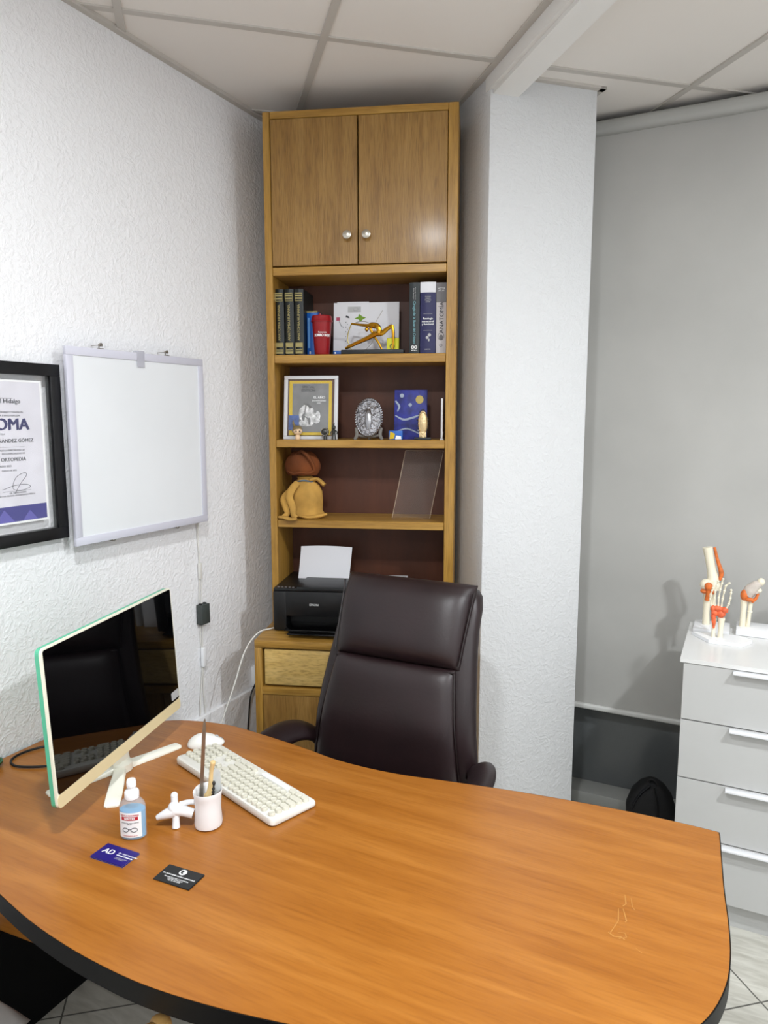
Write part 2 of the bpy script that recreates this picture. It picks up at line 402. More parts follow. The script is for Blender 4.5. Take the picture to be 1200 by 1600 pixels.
struct('trim_4', bm, M['tee'])
# window behind the blind
wi = struct('window_1', box((.95, 3.11, .05), (3.2, 3.125, 2.7)), M['darkglass'])
bm = bmesh.new(); bx(bm, (.9, 3.0, 0), (3.3, 3.16, .066), .004); bx(bm, (.9, 3.09, 2.7), (3.3, 3.16, 2.8), .004); bx(bm, (.88, 3.09, 0), (.95, 3.16, 2.8), .004); bx(bm, (3.2, 3.09, 0), (3.3, 3.16, 2.8), .004)
struct('window_frame', bm, M['winframe'], wi, True)
bl = thing('roller_blind', 'grey fabric roller blind hanging almost to the floor behind the white dresser', 'blind', (0, 3.05, 0))
bm = bmesh.new()
N = 60
top = []; rows = []
for j, z in enumerate([.44, .8, 1.3, 1.9, 2.4, 2.79]):
    r = []
    for i in range(N + 1):
        x = 1.0 + 2.1 * i / N; r.append((x, .0025 * sin(x * 7 + z) + .0015 * sin(x * 17 + 2 * z), z))
    rows.append(r)
Fv = [[bm.verts.new(p) for p in r] for r in rows]; Bv = [[bm.verts.new((p[0], p[1] + .0012, p[2])) for p in r] for r in rows]
for G_ in (Fv, Bv):
    for j in range(len(G_) - 1):
        for i in range(N): bm.faces.new((G_[j][i], G_[j][i + 1], G_[j + 1][i + 1], G_[j + 1][i]))
obj('fabric', bm, M['blind'], bl)
bm = bmesh.new(); prism(bm, rrect(-.014, .425, .014, .448, .008), 1.0, 3.1, frame((0, 0, 0), (0, 1, 0), (0, 0, 1)))
obj('bottom_rail', bm, M['rail'], bl)
bm = bmesh.new(); prism(bm, rrect(-.035, 2.768, .03, 2.822, .022), 1.0, 3.1, frame((0, 0, 0), (0, 1, 0), (0, 0, 1)))
obj('roller_cover', bm, M['roller'], bl)
# ceiling lamps (outside the picture, they light the room; the third is an added fill)
for k, ((x, y), size, power, c) in enumerate(LAMPS):
    t = thing('ceiling_lamp', ['round ceiling lamp above the white dresser side of the room', 'round ceiling lamp nearest the left wall', 'large round fill lamp added on the ceiling at the back of the room'][k], 'lamp', (x, y, CEIL))
    bm = bmesh.new(); R_ = size / 2
    tube(bm, [(cos(a) * (R_ + .012), sin(a) * (R_ + .012), -.018) for a in [2 * pi * i / 32 for i in range(32)]], .012, 8, closed=True, up=(0, 0, 1))
    obj('rim', bm, M['white_plastic'], t)
    bm = bmesh.new(); lathe(bm, [(R_, 0), (R_, -.03)], n=32); obj('diffuser', bm, M['lampglow'], t)

# ------------------------------------------------ bookcase
BA = radians(19.3); BKM = Matrix.Translation((.1773, 2.2301, 0)) @ Matrix.Rotation(BA, 4, 'Z')
ZB = .871; ZT = 2.752; BW = .697
bk = thing('bookcase', 'tall narrow oak bookcase with two top doors standing in the corner', 'bookcase', mtx=BKM @ Matrix.Translation((0, 0, ZB)))
L = Matrix.Translation((0, 0, -ZB))
obj('side_panel', box((0, 0, ZB), (.027, .235, ZT), .002, 1, L), M['oak'], bk)
obj('side_panel', box((.661, 0, ZB), (BW, .235, ZT), .002, 1, L), M['oak'], bk)
obj('top_panel', box((.027, 0, 2.726), (.661, .235, ZT), .002, 1, L), M['oak_h'], bk)
obj('back_panel', box((.027, .225, ZB), (.661, .234, 2.726), 0, 1, L), M['backboard'], bk)
for z0, z1 in ((2.189, 2.219), (1.876, 1.907), (1.565, 1.595), (1.261, 1.290)):
    obj('shelf', box((.0275, .001, z0), (.6605, .2245, z1), .002, 1, L), M['oak_h'], bk)
for x0, x1, kx in ((.0295, .3425, .308), (.3465, .6600, .377)):
    d = obj('door', box((x0, -.004, 2.2225), (x1, .014, 2.7235), .0015, 1, L), M['oak_door'], bk)
    bm = bmesh.new(); lathe(bm, [(.006, 0), (.006, .012), (.013, .016), (.0155, .02), (.015, .026), (.010, .029)], n=20)
    obj('knob', bm, M['nickel'], d, mtx=frame((kx, -.004, 2.319 - ZB), (1, 0, 0), (0, 0, 1)))
# base cabinet
bc = thing('base_cabinet', 'low oak cabinet with a pale drawer under the bookcase and printer', 'cabinet', mtx=BKM)
E0, E1, D0, D1 = -.019, .698, -.18, .235
obj('side_panel', box((E0, D0, 0), (E0 + .027, D1, .8425), .002), M['oak'], bc)
obj('side_panel', box((E1 - .027, D0, 0), (E1, D1, .8425), .002), M['oak'], bc)
obj('top_panel', box((E0, D0, .843), (E1, D1, .8705), .002), M['oak_h'], bc)
obj('back_panel', box((E0 + .027, D1 - .01, .05), (E1 - .027, D1, .842)), M['darkgap'], bc)
obj('rail', box((E0 + .027, D0, .665), (E1 - .027, D1 - .02, .693), .002), M['oak_h'], bc)
dr = obj('drawer', box((E0 + .037, D0 + .004, .703), (E1 - .037, D0 + .022, .836), .0015), M['pine'], bc)
bm = bmesh.new(); bx(bm, (E0 + .05, D0 + .022, .71), (E0 + .06, D1 - .03, .80)); bx(bm, (E1 - .06, D0 + .022, .71), (E1 - .05, D1 - .03, .80)); bx(bm, (E0 + .05, D0 + .022, .70), (E1 - .05, D1 - .03, .706))
obj('drawer_box', bm, M['pine'], dr)
obj('door', box((E0 + .029, D0 + .002, .06), (.334, D0 + .02, .663), .0015), M['oak_door'], bc)
obj('door', box((.337, D0 + .002, .06), (E1 - .029, D0 + .02, .663), .0015), M['oak_door'], bc)
obj('plinth', box((E0 + .027, D0 + .02, 0), (E1 - .027, D0 + .04, .058)), M['oak_h'], bc)

def B(e, d, z): return BKM @ Matrix.Translation((e, d, z))
def bthing(name, label, cat, e, d, z, rot=0, group=None): return thing(name, label, cat, mtx=B(e, d, z) @ Matrix.Rotation(rot, 4, 'Z'), group=group)
FR = Matrix(((1, 0, 0, 0), (0, 0, -1, 0), (0, 1, 0, 0), (0, 0, 0, 1)))      # text facing -Y
def ft(x, y, z, rot=0): return Matrix.Translation((x, y, z)) @ FR @ Matrix.Rotation(rot, 4, 'Z')

# ---- books
def book(label, e0, e1, d, z, h, dep, cover, group=None, rd=.004, lean=0):
    t = bthing('book', label, 'book', e0, d, z, 0, group)
    wd = e1 - e0
    bm = bmesh.new()
    bx(bm, (0, .004, 0), (.0025, dep, h)); bx(bm, (wd - .0025, .004, 0), (wd, dep, h))
    pts = [(0, .004), (wd, .004)] + [(wd - wd * i / 8, .004 - rd * sin(pi * i / 8)) for i in range(1, 8)]
    prism(bm, [(x, y) for x, y in reversed(pts)], 0, h)
    bx(bm, (0, .004, 0), (wd, .0065, h))
    obj('cover', bm, cover, t)
    obj('pages', box((.0025, .0065, .003), (wd - .0025, dep - .004, h - .003)), M['paper'], t)
    return t, wd, h
for i, (a, b, nm) in enumerate(((.024, .058, 'against the left side panel'), (.0615, .0955, 'in the middle of its set of three'), (.0985, .1325, 'next to the blue book'))):
    t, wd, h = book('dark green and gold anatomy volume ' + nm, a, b, .03, 1.907, .240, .165, M['bookgreen'], 'anatomy volumes in a set', .006)
    text('spine_title', 'ANATOMIA HUMANA', .0132, M['goldfoil'], t, ft(wd / 2, -.0026, .118, radians(90)), sx=1.0, bold=.0004)
    for zz in (((.222, .226), (.213, .219), (.203, .209), (.196, .198)), ((.030, .046), (.018, .021), (.006, .014))):
        bm = bmesh.new()
        for z0, z1 in zz: bx(bm, (.003, -.0028, z0), (wd - .003, .004, z1))
        bx(bm, (.003, -.0024, zz[-1][0]), (.0045, .004, zz[0][1])); bx(bm, (wd - .0045, -.0024, zz[-1][0]), (wd - .003, .004, zz[0][1]))
        obj('gold_bands', bm, M['goldfoil'], t)
t, wd, h = book('bright blue book beside the dark volumes, behind the red cup', .1345, .176, .074, 1.907, .165, .15, M['bookblue'])
bm = bmesh.new(); bx(bm, (.004, -.0006, .03), (.012, .004, .14)); obj('spine_strip', bm, mat('light_blue_print', (92, 152, 214), .5), t)
bm = bmesh.new(); bx(bm, (.0, -.0004, .160), (wd, .15, .1655)); obj('top_edge', bm, M['goldfoil'], t)
text('spine_mark', '8', .014, M['white'], t, ft(.012, -.001, .012))
t, wd, h = book('charcoal surgery book with pale blue lettering on the spine', .526, .563, .03, 1.907, .253, .17, M['bookdark'])
text('spine_title', 'Cirugía de la Base del Cráneo', .0125, mat('pale_teal_print', (120, 168, 176), .6), t, ft(wd / 2, -.0036, .112, radians(-90)), bold=.0002)
text('spine_authors', 'Alejandra Rabadán\nPaulo Niemeyer', .006, M['lightgrey'], t, ft(wd / 2, -.0036, .213, radians(-90)))
bm = bmesh.new()
for s in (-1, 1): tube(bm, [(wd / 2 + s * .0055 + cos(a) * .0045, -.0036, .024 + sin(a) * .0045) for a in [2 * pi * i / 14 for i in range(14)]], .0016, 6, closed=True, up=(0, 1, 0))
obj('publisher_mark', bm, M['white'], t)
text('publisher_name', 'AMOLCA', .0055, M['white'], t, ft(wd / 2, -.0036, .0125), bold=.0002)
t, wd, h = book('thick navy book with a white band across the top of its spine', .5655, .6215, .028, 1.907, .253, .17, M['navy'])
bm = bmesh.new(); prism(bm, [(wd + .0004, .005)] + [(wd * (1 - i / 8), .0036 - .004 * sin(pi * i / 8) - .0006) for i in range(0, 9)] + [(-.0004, .005)], .217, .2532)
obj('white_band', bm, M['paper'], t)
text('spine_title', 'Patología\nestructural\ny funcional', .0098, M['white'], t, ft(wd / 2, -.0012, .115), bold=.0002)
text('spine_authors', 'KUMAR\nABBAS\nFAUSTO\nASTER', .0062, M['lightgrey'], t, ft(wd / 2, -.0012, .193))
bm = bmesh.new(); bx(bm, (.012, -.0012, .141), (wd - .012, .003, .1416)); obj('spine_rule', bm, M['lightgrey'], t)
bm = bmesh.new(); bx(bm, (.012, -.0012, .083), (wd - .012, .003, .0836)); obj('spine_rule', bm, M['lightgrey'], t)
bm = bmesh.new(); ell(bm, (.026, -.001, .058), (.0055, .0012, .0055)); ell(bm, (.034, -.001, .067), (.006, .0012, .006)); ell(bm, (.032, -.001, .049), (.003, .001, .005))
obj('spine_motif', bm, M['lightgrey'], t)
text('publisher_name', 'ELSEVIER', .0055, M['lightgrey'], t, ft(wd / 2, -.0012, .016))
t, wd, h = book('pale grey anatomy atlas squeezed against the right side panel', .6235, .6595, .028, 1.907, .250, .17, M['bookpale'], None, .002)
bm = bmesh.new(); bx(bm, (-.0003, .0012, .182), (wd + .0003, .006, .2503)); obj('grey_band', bm, M['bookgrey'], t)
text('spine_title', 'ANATOMÍA', .021, M['ink'], t, ft(wd / 2 + .002, .0008, .128, radians(90)), sx=1.0)
text('spine_authors', 'NETTER\nATLAS', .0075, M['white'], t, ft(wd / 2, .0002, .226))
bm = bmesh.new(); tube(bm, [(.018 + cos(a) * .011, .0014, .062 + sin(a) * .013) for a in [2 * pi * i / 18 for i in range(18)]], .0008, 5, closed=True, up=(0, 1, 0)); ell(bm, (.018, .0018, .058), (.007, .001, .010)); tube(bm, [(.018 + cos(a) * .006, .0014, .030 + sin(a) * .006) for a in [2 * pi * i / 4 for i in range(4)]], .001, 5, closed=True, up=(0, 1, 0))
obj('spine_motif', bm, M['bookgrey'], t)

# ---- red cup
t = bthing('travel_cup', 'red plastic cup with lid and white lettering on the upper bookcase shelf', 'cup', .199, -.006 + .05, 1.907)
bm = bmesh.new(); lathe(bm, [(.0265, 0), (.0275, .002), (.036, .122), (.0365, .124)], n=28); obj('cup_body', bm, M['red'], t)
bm = bmesh.new(); lathe(bm, [(.0395, .120), (.0405, .124), (.0385, .127), (.0375, .137), (.036, .141), (.0345, .143), (.034, .139), (.031, .139)], n=28)
bx(bm, (-.004, -.036, .139), (.0035, -.026, .147), .001); obj('lid', bm, M['red'], t)
def wraptext(name, body, size, m, parent, z, r, ang0=-90, bold=0, sx=1.0):
    o = text(name, body, size, m, parent, Matrix.Identity(4), bold=bold, sx=sx, ext=.0001)
    for v in o.data.vertices:
        a = radians(ang0) + v.co.x / r; zz = v.co.y; rr = r + .0004 + v.co.z
        v.co = (cos(a) * rr, sin(a) * rr, z + zz)
    return o
wraptext('lettering', 'ZORRO ROJO', .0125, M['white'], t, .070, .0328, -76, .0007, .85)
wraptext('small_lettering', 'Restaurante', .0065, M['white'], t, .081, .0335, -76, .0002)

# ---- drawing sheets standing behind the sculpture
t = bthing('greeting_card', 'folded pale card with small coloured drawings behind the gold sculpture', 'card', .225, .125, 1.907)
TL = Matrix.Rotation(radians(-6), 4, 'X')
obj('card_sheet', box((.0, 0, .018), (.252, .003, .205), 0, 1, TL), M['paper'], t)
obj('top_sheet', box((.012, .0035, .14), (.135, .0065, .209), 0, 1, TL), M['paper'], t)
bm = bmesh.new(); bx(bm, (-.004, -.006, 0), (.256, .012, .018)); obj('card_foot', bm, M['darkbase'], t)
bm = bmesh.new(); bx(bm, (.055, -.0008, .168), (.105, 0, .190), 0, 1, TL)
tube(bm, [TL @ V(.085 + cos(a) * .008, -.001, .180 + sin(a) * .006) for a in [2 * pi * i / 12 for i in range(12)]], .0015, 5, closed=True, up=(0, 1, 0)); obj('stamp', bm, M['lightgrey'], t)
def flatpoly(bm, pts, mtx, th=.0006, mi=0): prism(bm, pts, 0, th, mtx, mi)
bm = bmesh.new(); flatpoly(bm, [(.080, .145), (.095, .152), (.098, .162), (.112, .152), (.125, .148), (.112, .140), (.104, .132), (.096, .141)], TL @ FR); obj('green_leaf', bm, mat('leaf_green_print', (110, 150, 40), .6), t)
bm = bmesh.new(); flatpoly(bm, [(.010, .138), (.024, .138), (.024, .150), (.010, .150)], TL @ FR); pk = mat('pink_print', (176, 70, 96), .6); obj('pink_print', bm, pk, t)
bm = bmesh.new(); flatpoly(bm, [(.145, .078), (.158, .08), (.156, .098), (.147, .094)], TL @ FR); obj('pink_print', bm, pk, t)
bm = bmesh.new(); flatpoly(bm, [(.046, .150), (.062, .146), (.058, .154), (.048, .157)], TL @ FR)
for a in range(9): flatpoly(bm, [(.045 + .006 * (a % 2), .058 + a * .009), (.049 + .006 * (a % 2), .058 + a * .009), (.049 + .006 * (a % 2), .062 + a * .009)], TL @ FR)
tube(bm, [TL @ V(.022, -.001, .135), TL @ V(.030, -.001, .118), TL @ V(.040, -.001, .112)], .0007, 5, 4); obj('ink_marks', bm, M['ink'], t)
# sculpture: arched gymnast of gold metal
t = bthing('gold_sculpture', 'gold metal sculpture of an arched gymnast on a black base', 'sculpture', .275, .015, 1.907)
bm = bmesh.new(); bx(bm, (0, 0, 0), (.232, .05, .017), .003); obj('base', bm, M['darkbase'], t)
bm = bmesh.new(); y = .025
def fig(pts, r, k=5, n=8): tube(bm, [(a, b, c) for a, b, c in pts], [q * 1.15 for q in r], n, k)
fig([(.022, y, .028), (.055, y, .043), (.100, y, .062), (.130, y, .078)], [.0055, .006, .0075, .0095])       # front leg
fig([(.012, y, .024), (.022, y, .027)], [.004, .0055])
fig([(.130, y, .078), (.148, y + .004, .078), (.170, y + .004, .094), (.187, y + .004, .105)], [.010, .0085, .0065, .0055])  # thigh up
fig([(.187, y + .004, .105), (.191, y + .004, .075), (.190, y + .004, .040), (.188, y + .004, .020)], [.0055, .005, .0035, .003])
fig([(.136, y, .078), (.139, y, .092), (.128, y, .104), (.110, y, .106), (.100, y, .102)], [.009, .008, .0095, .0095, .006])  # torso
fig([(.108, y - .004, .104), (.085, y - .004, .106), (.060, y - .004, .109), (.036, y - .004, .112)], [.006, .0045, .0035, .003])
fig([(.104, y + .004, .098), (.118, y + .006, .070), (.135, y + .008, .045), (.148, y + .01, .019)], [.005, .004, .0035, .003])
ell(bm, (.093, y, .092), (.007, .007, .009), 12)
obj('figure', bm, M['gold'], t)
bm = bmesh.new()
tube(bm, [(.036, y, .112), (.028, y, .092), (.022, y, .070), (.022, y, .050), (.030, y, .030), (.036, y, .018)], .0022, 6, 6)
obj('hoop', bm, M['goldfoil'], t)
bm = bmesh.new(); tube(bm, [(.050, y + .01, .118), (.075, y + .012, .122), (.100, y + .012, .116), (.118, y + .012, .104)], .0012, 6, 6)
tube(bm, [(.086, y + .012, .018), (.112, y + .012, .046), (.118, y + .01, .07), (.122, y + .012, .11), (.150, y + .014, .160)], .0012, 6, 6); obj('bow', bm, M['steel'], t)
t = bthing('small_box', 'low bright blue box lying between the red cup and the gold sculpture', 'box', .238, .06, 1.907)
bm = bmesh.new(); bx(bm, (0, 0, 0), (.036, .05, .018), .0015); obj('box_body', bm, M['bookblue'], t)
bm = bmesh.new(); bx(bm, (.005, -.0006, .006), (.010, .001, .013)); obj('mark', bm, M['white'], t)
t = bthing('yellow_card', 'bright yellow printed card leaning behind the right end of the gold sculpture', 'card', .436, .085, 1.907)
obj('card_body', box((0, 0, 0), (.046, .004, .066), .001, 1, Matrix.Rotation(radians(-8), 4, 'X')), M['yellowcard'], t)
bm = bmesh.new(); tube(bm, [(.021 + cos(a) * .008, .0045 * 0 - .001 + .03 * .14, .034 + sin(a) * .009) for a in [2 * pi * i / 10 for i in range(10)]], .0015, 5, closed=True, up=(0, 1, 0)); obj('print', bm, M['bookgrey'], t)

# ---- second shelf z = 1.595
Z2 = 1.595
def framed(parent_mtx, w_, h_, fw, th, fmat, parts=True):
    pass
t = thing('photo_frame', 'white photo frame holding a yellow bordered magazine cover', 'picture frame', mtx=B(.048, .028, Z2) @ Matrix.Rotation(radians(2), 4, 'Z') @ Matrix.Rotation(radians(-9), 4, 'X'))
W_, H_ = .207, .242
bm = bmesh.new()
bx(bm, (0, 0, 0), (W_, .012, .013), .0015); bx(bm, (0, 0, H_ - .013), (W_, .012, H_), .0015); bx(bm, (0, 0, .013), (.014, .012, H_ - .013), .0015); bx(bm, (W_ - .014, 0, .013), (W_, .012, H_ - .013), .0015)
obj('frame_border', bm, mat('satin_white_frame', (206, 206, 208), .45), t)
obj('backing', box((.013, .009, .012), (W_ - .013, .0115, H_ - .012)), M['backboard'], t)
obj('cover_yellow', box((.019, .0075, .017), (W_ - .024, .0088, H_ - .018)), M['yellow'], t)
obj('cover_picture', box((.032, .0068, .028), (W_ - .036, .0074, H_ - .029)), mat('grey_cover_photo', (118, 118, 118), .5, var=(30, .08)), t)
text('cover_title', 'SPECIAL\nEDITION', .0135, M['ink'], t, ft(.092, .0064, .193), bold=.0002)
text('cover_heading', 'EL AÑO', .0125, M['white'], t, ft(.135, .0064, .160), bold=.0002)
text('cover_subtitle', 'EN IMÁGENES\n2021', .0085, M['white'], t, ft(.134, .0064, .143))
bm = bmesh.new()
for cx, cz, rx, rz in ((.085, .125, .012, .013), (.078, .098, .022, .03), (.104, .110, .010, .011), (.106, .085, .016, .025), (.130, .090, .010, .018), (.125, .072, .014, .010), (.085, .062, .03, .012)):
    ell(bm, (cx, .0068, cz), (rx, .0008, rz), 14)
obj('cover_figures', bm, mat('cover_light_grey', (196, 196, 196), .6, var=(90, .25)), t)
bm = bmesh.new(); tube(bm, [(.085, .0064, .134), (.078, .0064, .09), (.098, .0064, .075)], .0022, 8); ell(bm, (.085, .0064, .136), (.012, .0008, .006), 12); tube(bm, [(.090, .0064, .134), (.103, .0064, .120)], .004, 8); ell(bm, (.075, .0062, .085), (.006, .0008, .014), 12); ell(bm, (.098, .0062, .07), (.005, .0008, .014), 12)
obj('cover_shadows', bm, M['greypic'], t)
obj('blue_snapshot', box((.018, .0052, .035), (.058, .0062, .092)), mat('blue_snapshot', (60, 84, 140), .5, var=(60, .2)), t)
obj('pane', box((.0135, .0035, .0125), (W_ - .0135, .0048, H_ - .0125)), M['glass'], t)
# small figurines
t = bthing('figurine', 'small round-headed vinyl doll figurine with an olive cap', 'figurine', .108, -.002 + .016, Z2)
bm = bmesh.new(); lathe(bm, [(.008, 0), (.010, .004), (.009, .014), (.006, .018)], n=14); obj('body', bm, M['skin'], t)
bm = bmesh.new(); ell(bm, (0, 0, .032), (.0175, .016, .0155), 18); obj('head', bm, M['skin'], t)
bm = bmesh.new(); ell(bm, (-.002, .003, .039), (.019, .018, .0135), 16); tube(bm, [(-.012, .006, .046), (-.018, .006, .062), (-.016, .006, .072)], [.006, .004, .001], 8, 4); obj('cap', bm, M['olive'], t)
bm = bmesh.new(); [ell(bm, (s, -.0155, .031), (.0028, .0018, .0032), 10) for s in (-.002, .012)]; obj('eyes', bm, M['ink'], t)
t = bthing('figurine', 'tiny dark pewter ball-shaped figurine in front of the white photo frame', 'figurine', .213, .012, Z2)
bm = bmesh.new(); lathe(bm, [(.006, 0), (.006, .010), (.003, .016)], n=12); obj('foot', bm, M['darkmetal'], t)
bm = bmesh.new(); ell(bm, (0, 0, .029), (.0155, .013, .0155), 18); obj('ball', bm, M['darkmetal'], t)
bm = bmesh.new(); tube(bm, [(cos(a) * .0135, -.008, .029 + sin(a) * .0135) for a in [2 * pi * i / 16 for i in range(16)]], .0016, 6, closed=True, up=(0, 1, 0)); obj('ring', bm, M['steel'], t)
t = bthing('figurine', 'tiny upright pewter figurine at the right foot of the photo frame', 'figurine', .247, .012, Z2)
bm = bmesh.new()
for s in (-1, 1): tube(bm, [(s * .006, 0, 0), (s * .005, 0, .012), (s * .003, 0, .022)], [.0035, .003, .003], 8)
tube(bm, [(0, 0, .020), (0, 0, .034), (0, 0, .038)], [.005, .007, .004], 10); tube(bm, [(-.006, 0, .034), (-.012, -.003, .026), (-.010, -.005, .018)], .0022, 6, 3); tube(bm, [(.006, 0, .034), (.013, -.003, .028), (.012, -.004, .020)], .0022, 6, 3)
ell(bm, (0, 0, .045), (.0075, .007, .0085), 12); tube(bm, [(-.004, 0, .05), (0, 0, .056), (.003, 0, .062)], [.003, .0025, .0005], 6); obj('figure', bm, M['darkmetal'], t)
# silver oval plaque on a stand
t = bthing('silver_plaque', 'oval embossed silver plaque with rope edge on a small stand', 'plaque', .374, .045, Z2)
TLp = Matrix.Translation((0, 0, .083)) @ Matrix.Rotation(radians(-12), 4, 'X')
bm = bmesh.new()
rings = []
for (r, yy) in ((1, .004), (1, -.002), (.93, -.004), (.90, -.001), (.6, -.006), (.3, -.009), (.02, -.010)):
    rings.append([bm.verts.new(TLp @ V(cos(a) * .049 * r, yy, sin(a) * .069 * r)) for a in [2 * pi * i / 40 for i in range(40)]])
skin_rings(bm, rings); obj('plate', bm, M['silver'], t)
bm = bmesh.new()
for i in range(46):
    a = 2 * pi * i / 46; ell(bm, (0, 0, 0), (.0030, .0036, .0052), 8, TLp @ Matrix.Translation((cos(a) * .0505, 0, sin(a) * .0705)) @ Matrix.Rotation(-a + .7, 4, 'Y'))
obj('rope_edge', bm, M['silver_edge'], t)
bm = bmesh.new()
ell(bm, (0, 0, 0), (.006, .004, .007), 10, TLp @ Matrix.Translation((0, -.010, .034)))
tube(bm, [TLp @ V(0, -.008, .03), TLp @ V(0, -.013, .01), TLp @ V(0, -.011, -.02), TLp @ V(0, -.006, -.045)], [.006, .012, .014, .008], 10, 4, flat=.5, up=(0, 1, 0))
for i in range(18):
    a = 2 * pi * i / 18; tube(bm, [TLp @ V(cos(a) * .022, -.007, sin(a) * .036), TLp @ V(cos(a) * .040, -.003, sin(a) * .056)], [.0025, .001], 6)
obj('relief', bm, M['silver_edge'], t)
bm = bmesh.new()
for s in (-1, 1):
    tube(bm, [(s * .052, -.012, 0), (s * .044, -.010, .016), (s * .046, -.006, .034), (s * .050, -.004, .044)], [.006, .007, .006, .004], 8, 5, flat=.6, up=(0, 1, 0))
    tube(bm, [(s * .044, -.008, .018), (s * .022, -.004, .012), (0, -.002, .012)], .005, 8, 4)
tube(bm, [(0, -.004, .012), (0, .01, 0), (0, .03, 0)], .005, 8, 3)
obj('stand', bm, M['greyres'], t)
# small blue abstract canvas (plain stand-in)
t = thing('small_canvas', 'small dark blue painted canvas with pale swirls behind the bronze plaque', 'painting', mtx=B(.465, .078, Z2) @ Matrix.Rotation(radians(-7), 4, 'X'))
obj('canvas', box((0, 0, 0), (.124, .012, .187), .001), M['bluepic'], t)
bm = bmesh.new()
for cx, cz, r in ((.028, .165, .008), (.095, .035, .006), (.06, .13, .007)): ell(bm, (cx, -.0002, cz), (r, .0007, r), 14)
tube(bm, [(.004, -.0003, .09), (.035, -.0003, .075), (.07, -.0003, .082), (.118, -.0003, .100)], [.002, .004, .004, .002], 6, 6, flat=.25, up=(0, 1, 0))
tube(bm, [(.004, -.0003, .145), (.018, -.0003, .125), (.012, -.0003, .105)], [.003, .004, .002], 6, 5, flat=.25, up=(0, 1, 0))
tube(bm, [(.01, -.0003, .03), (.05, -.0003, .04), (.10, -.0003, .02)], [.002, .003, .002], 6, 5, flat=.25, up=(0, 1, 0))
obj('pale_strokes', bm, M['palepic'], t)
bm = bmesh.new(); ell(bm, (.095, -.0002, .150), (.015, .0008, .016), 16); obj('ochre_spot', bm, M['ochre'], t)
# yellow/blue small souvenir
t = bthing('souvenir_block', 'tiny yellow and blue souvenir block in front of the blue canvas', 'souvenir', .452, .02, Z2)
obj('block', box((0, 0, 0), (.052, .016, .034), .003), M['bookblue'], t)
bm = bmesh.new(); flatpoly(bm, [(.003, .002), (.020, .004), (.024, .022), (.006, .031)], Matrix.Translation((0, -.0006, 0)) @ FR); obj('yellow_patch', bm, M['yellow'], t)
bm = bmesh.new(); flatpoly(bm, [(.024, .002), (.048, .002), (.046, .014), (.028, .016)], Matrix.Translation((0, -.0006, 0)) @ FR); obj('white_patch', bm, M['white'], t)
# bronze oval plaque
t = bthing('bronze_plaque', 'small narrow pale bronze oval plaque on a dark foot', 'plaque', .578, .028, Z2)
bm = bmesh.new(); bx(bm, (-.03, -.016, 0), (.03, .016, .009), .002); obj('foot', bm, M['darkbase'], t)
bm = bmesh.new(); tube(bm, [(0, 0, .009), (0, 0, .016)], .008, 10)
bx(bm, (-.013, -.005, .009), (.013, .003, .030), .002)
rings = []
for r, yy in ((1, .004), (1, -.003), (.88, -.006), (.82, -.003), (.5, -.007), (.05, -.009)): rings.append([bm.verts.new((cos(a) * .0175 * r, yy, .062 + sin(a) * .045 * r)) for a in [2 * pi * i / 28 for i in range(28)]])
skin_rings(bm, rings); obj('medallion', bm, M['bronze'], t)
bm = bmesh.new()
for i in range(26):
    a = 2 * pi * i / 26; ell(bm, (cos(a) * .020, .002, .062 + sin(a) * .048), (.0026, .003, .0026), 6)
obj('beaded_edge', bm, M['darkmetal'], t)
t = bthing('small_sign', 'thin white-edged frame standing at the right side panel of the second shelf', 'frame', .644, .035, Z2)
obj('panel', box((0, 0, .004), (.0075, .13, .152), .001), M['white_plastic'], t)
bm = bmesh.new(); tube(bm, [(.004, -.012, 0), (.008, .0, .03)], .002, 6); bx(bm, (-.002, -.01, 0), (.010, .12, .004)); obj('foot', bm, M['white_plastic'], t)

# ---- third shelf z = 1.290
Z3 = 1.290
t = bthing('cloth_sack', 'tan drawstring cloth sack with long hanging ties on the third shelf', 'bag', .118, .085, Z3)
bm = bmesh.new()
prof = [(.052, 0), (.064, .005), (.066, .014), (.058, .028), (.062, .05), (.067, .075), (.064, .10), (.052, .125), (.036, .142), (.027, .150), (.031, .158), (.024, .162)]
rings = []
for r, z in prof:
    rings.append([bm.verts.new(((cos(a) * r * (1 + .06 * sin(3 * a + z * 60) + .05 * sin(7 * a + z * 30))) * 1.05, sin(a) * r * .72 * (1 + .05 * sin(5 * a)), z)) for a in [2 * pi * i / 40 for i in range(40)]])
skin_rings(bm, rings); obj('sack_body', bm, M['tan'], t)
bm = bmesh.new(); tube(bm, [(-.02, -.045, .012), (.02, -.05, .006), (.06, -.04, .010), (.085, -.02, .016)], [.008, .012, .013, .009], 10, 5, flat=.6); obj('lower_fold', bm, M['tan'], t)
bm = bmesh.new()
tube(bm, [(-.020, -.045, .140), (-.038, -.064, .115), (-.045, -.075, .085), (-.032, -.082, .050), (-.028, -.088, .022), (-.020, -.088, .008)], [.012, .014, .014, .013, .010, .012], 10, 5, flat=.45, up=(0, 1, 0))
obj('hanging_tie', bm, M['tan'], t)
bm = bmesh.new()
tube(bm, [(-.030, -.035, .125), (-.055, -.050, .100), (-.072, -.06, .075), (-.062, -.068, .045), (-.055, -.075, .022), (-.068, -.080, .010)], [.010, .013, .014, .012, .010, .010], 10, 5, flat=.45, up=(0, 1, 0))
obj('hanging_tie', bm, M['tan'], t)
bm = bmesh.new(); tube(bm, [(-.085, -.078, .010), (-.06, -.088, .009), (-.035, -.098, .004), (-.012, -.096, .006)], [.010, .014, .014, .010], 10, 5, flat=.5, up=(0, 0, 1)); obj('tie_end', bm, M['tan'], t)
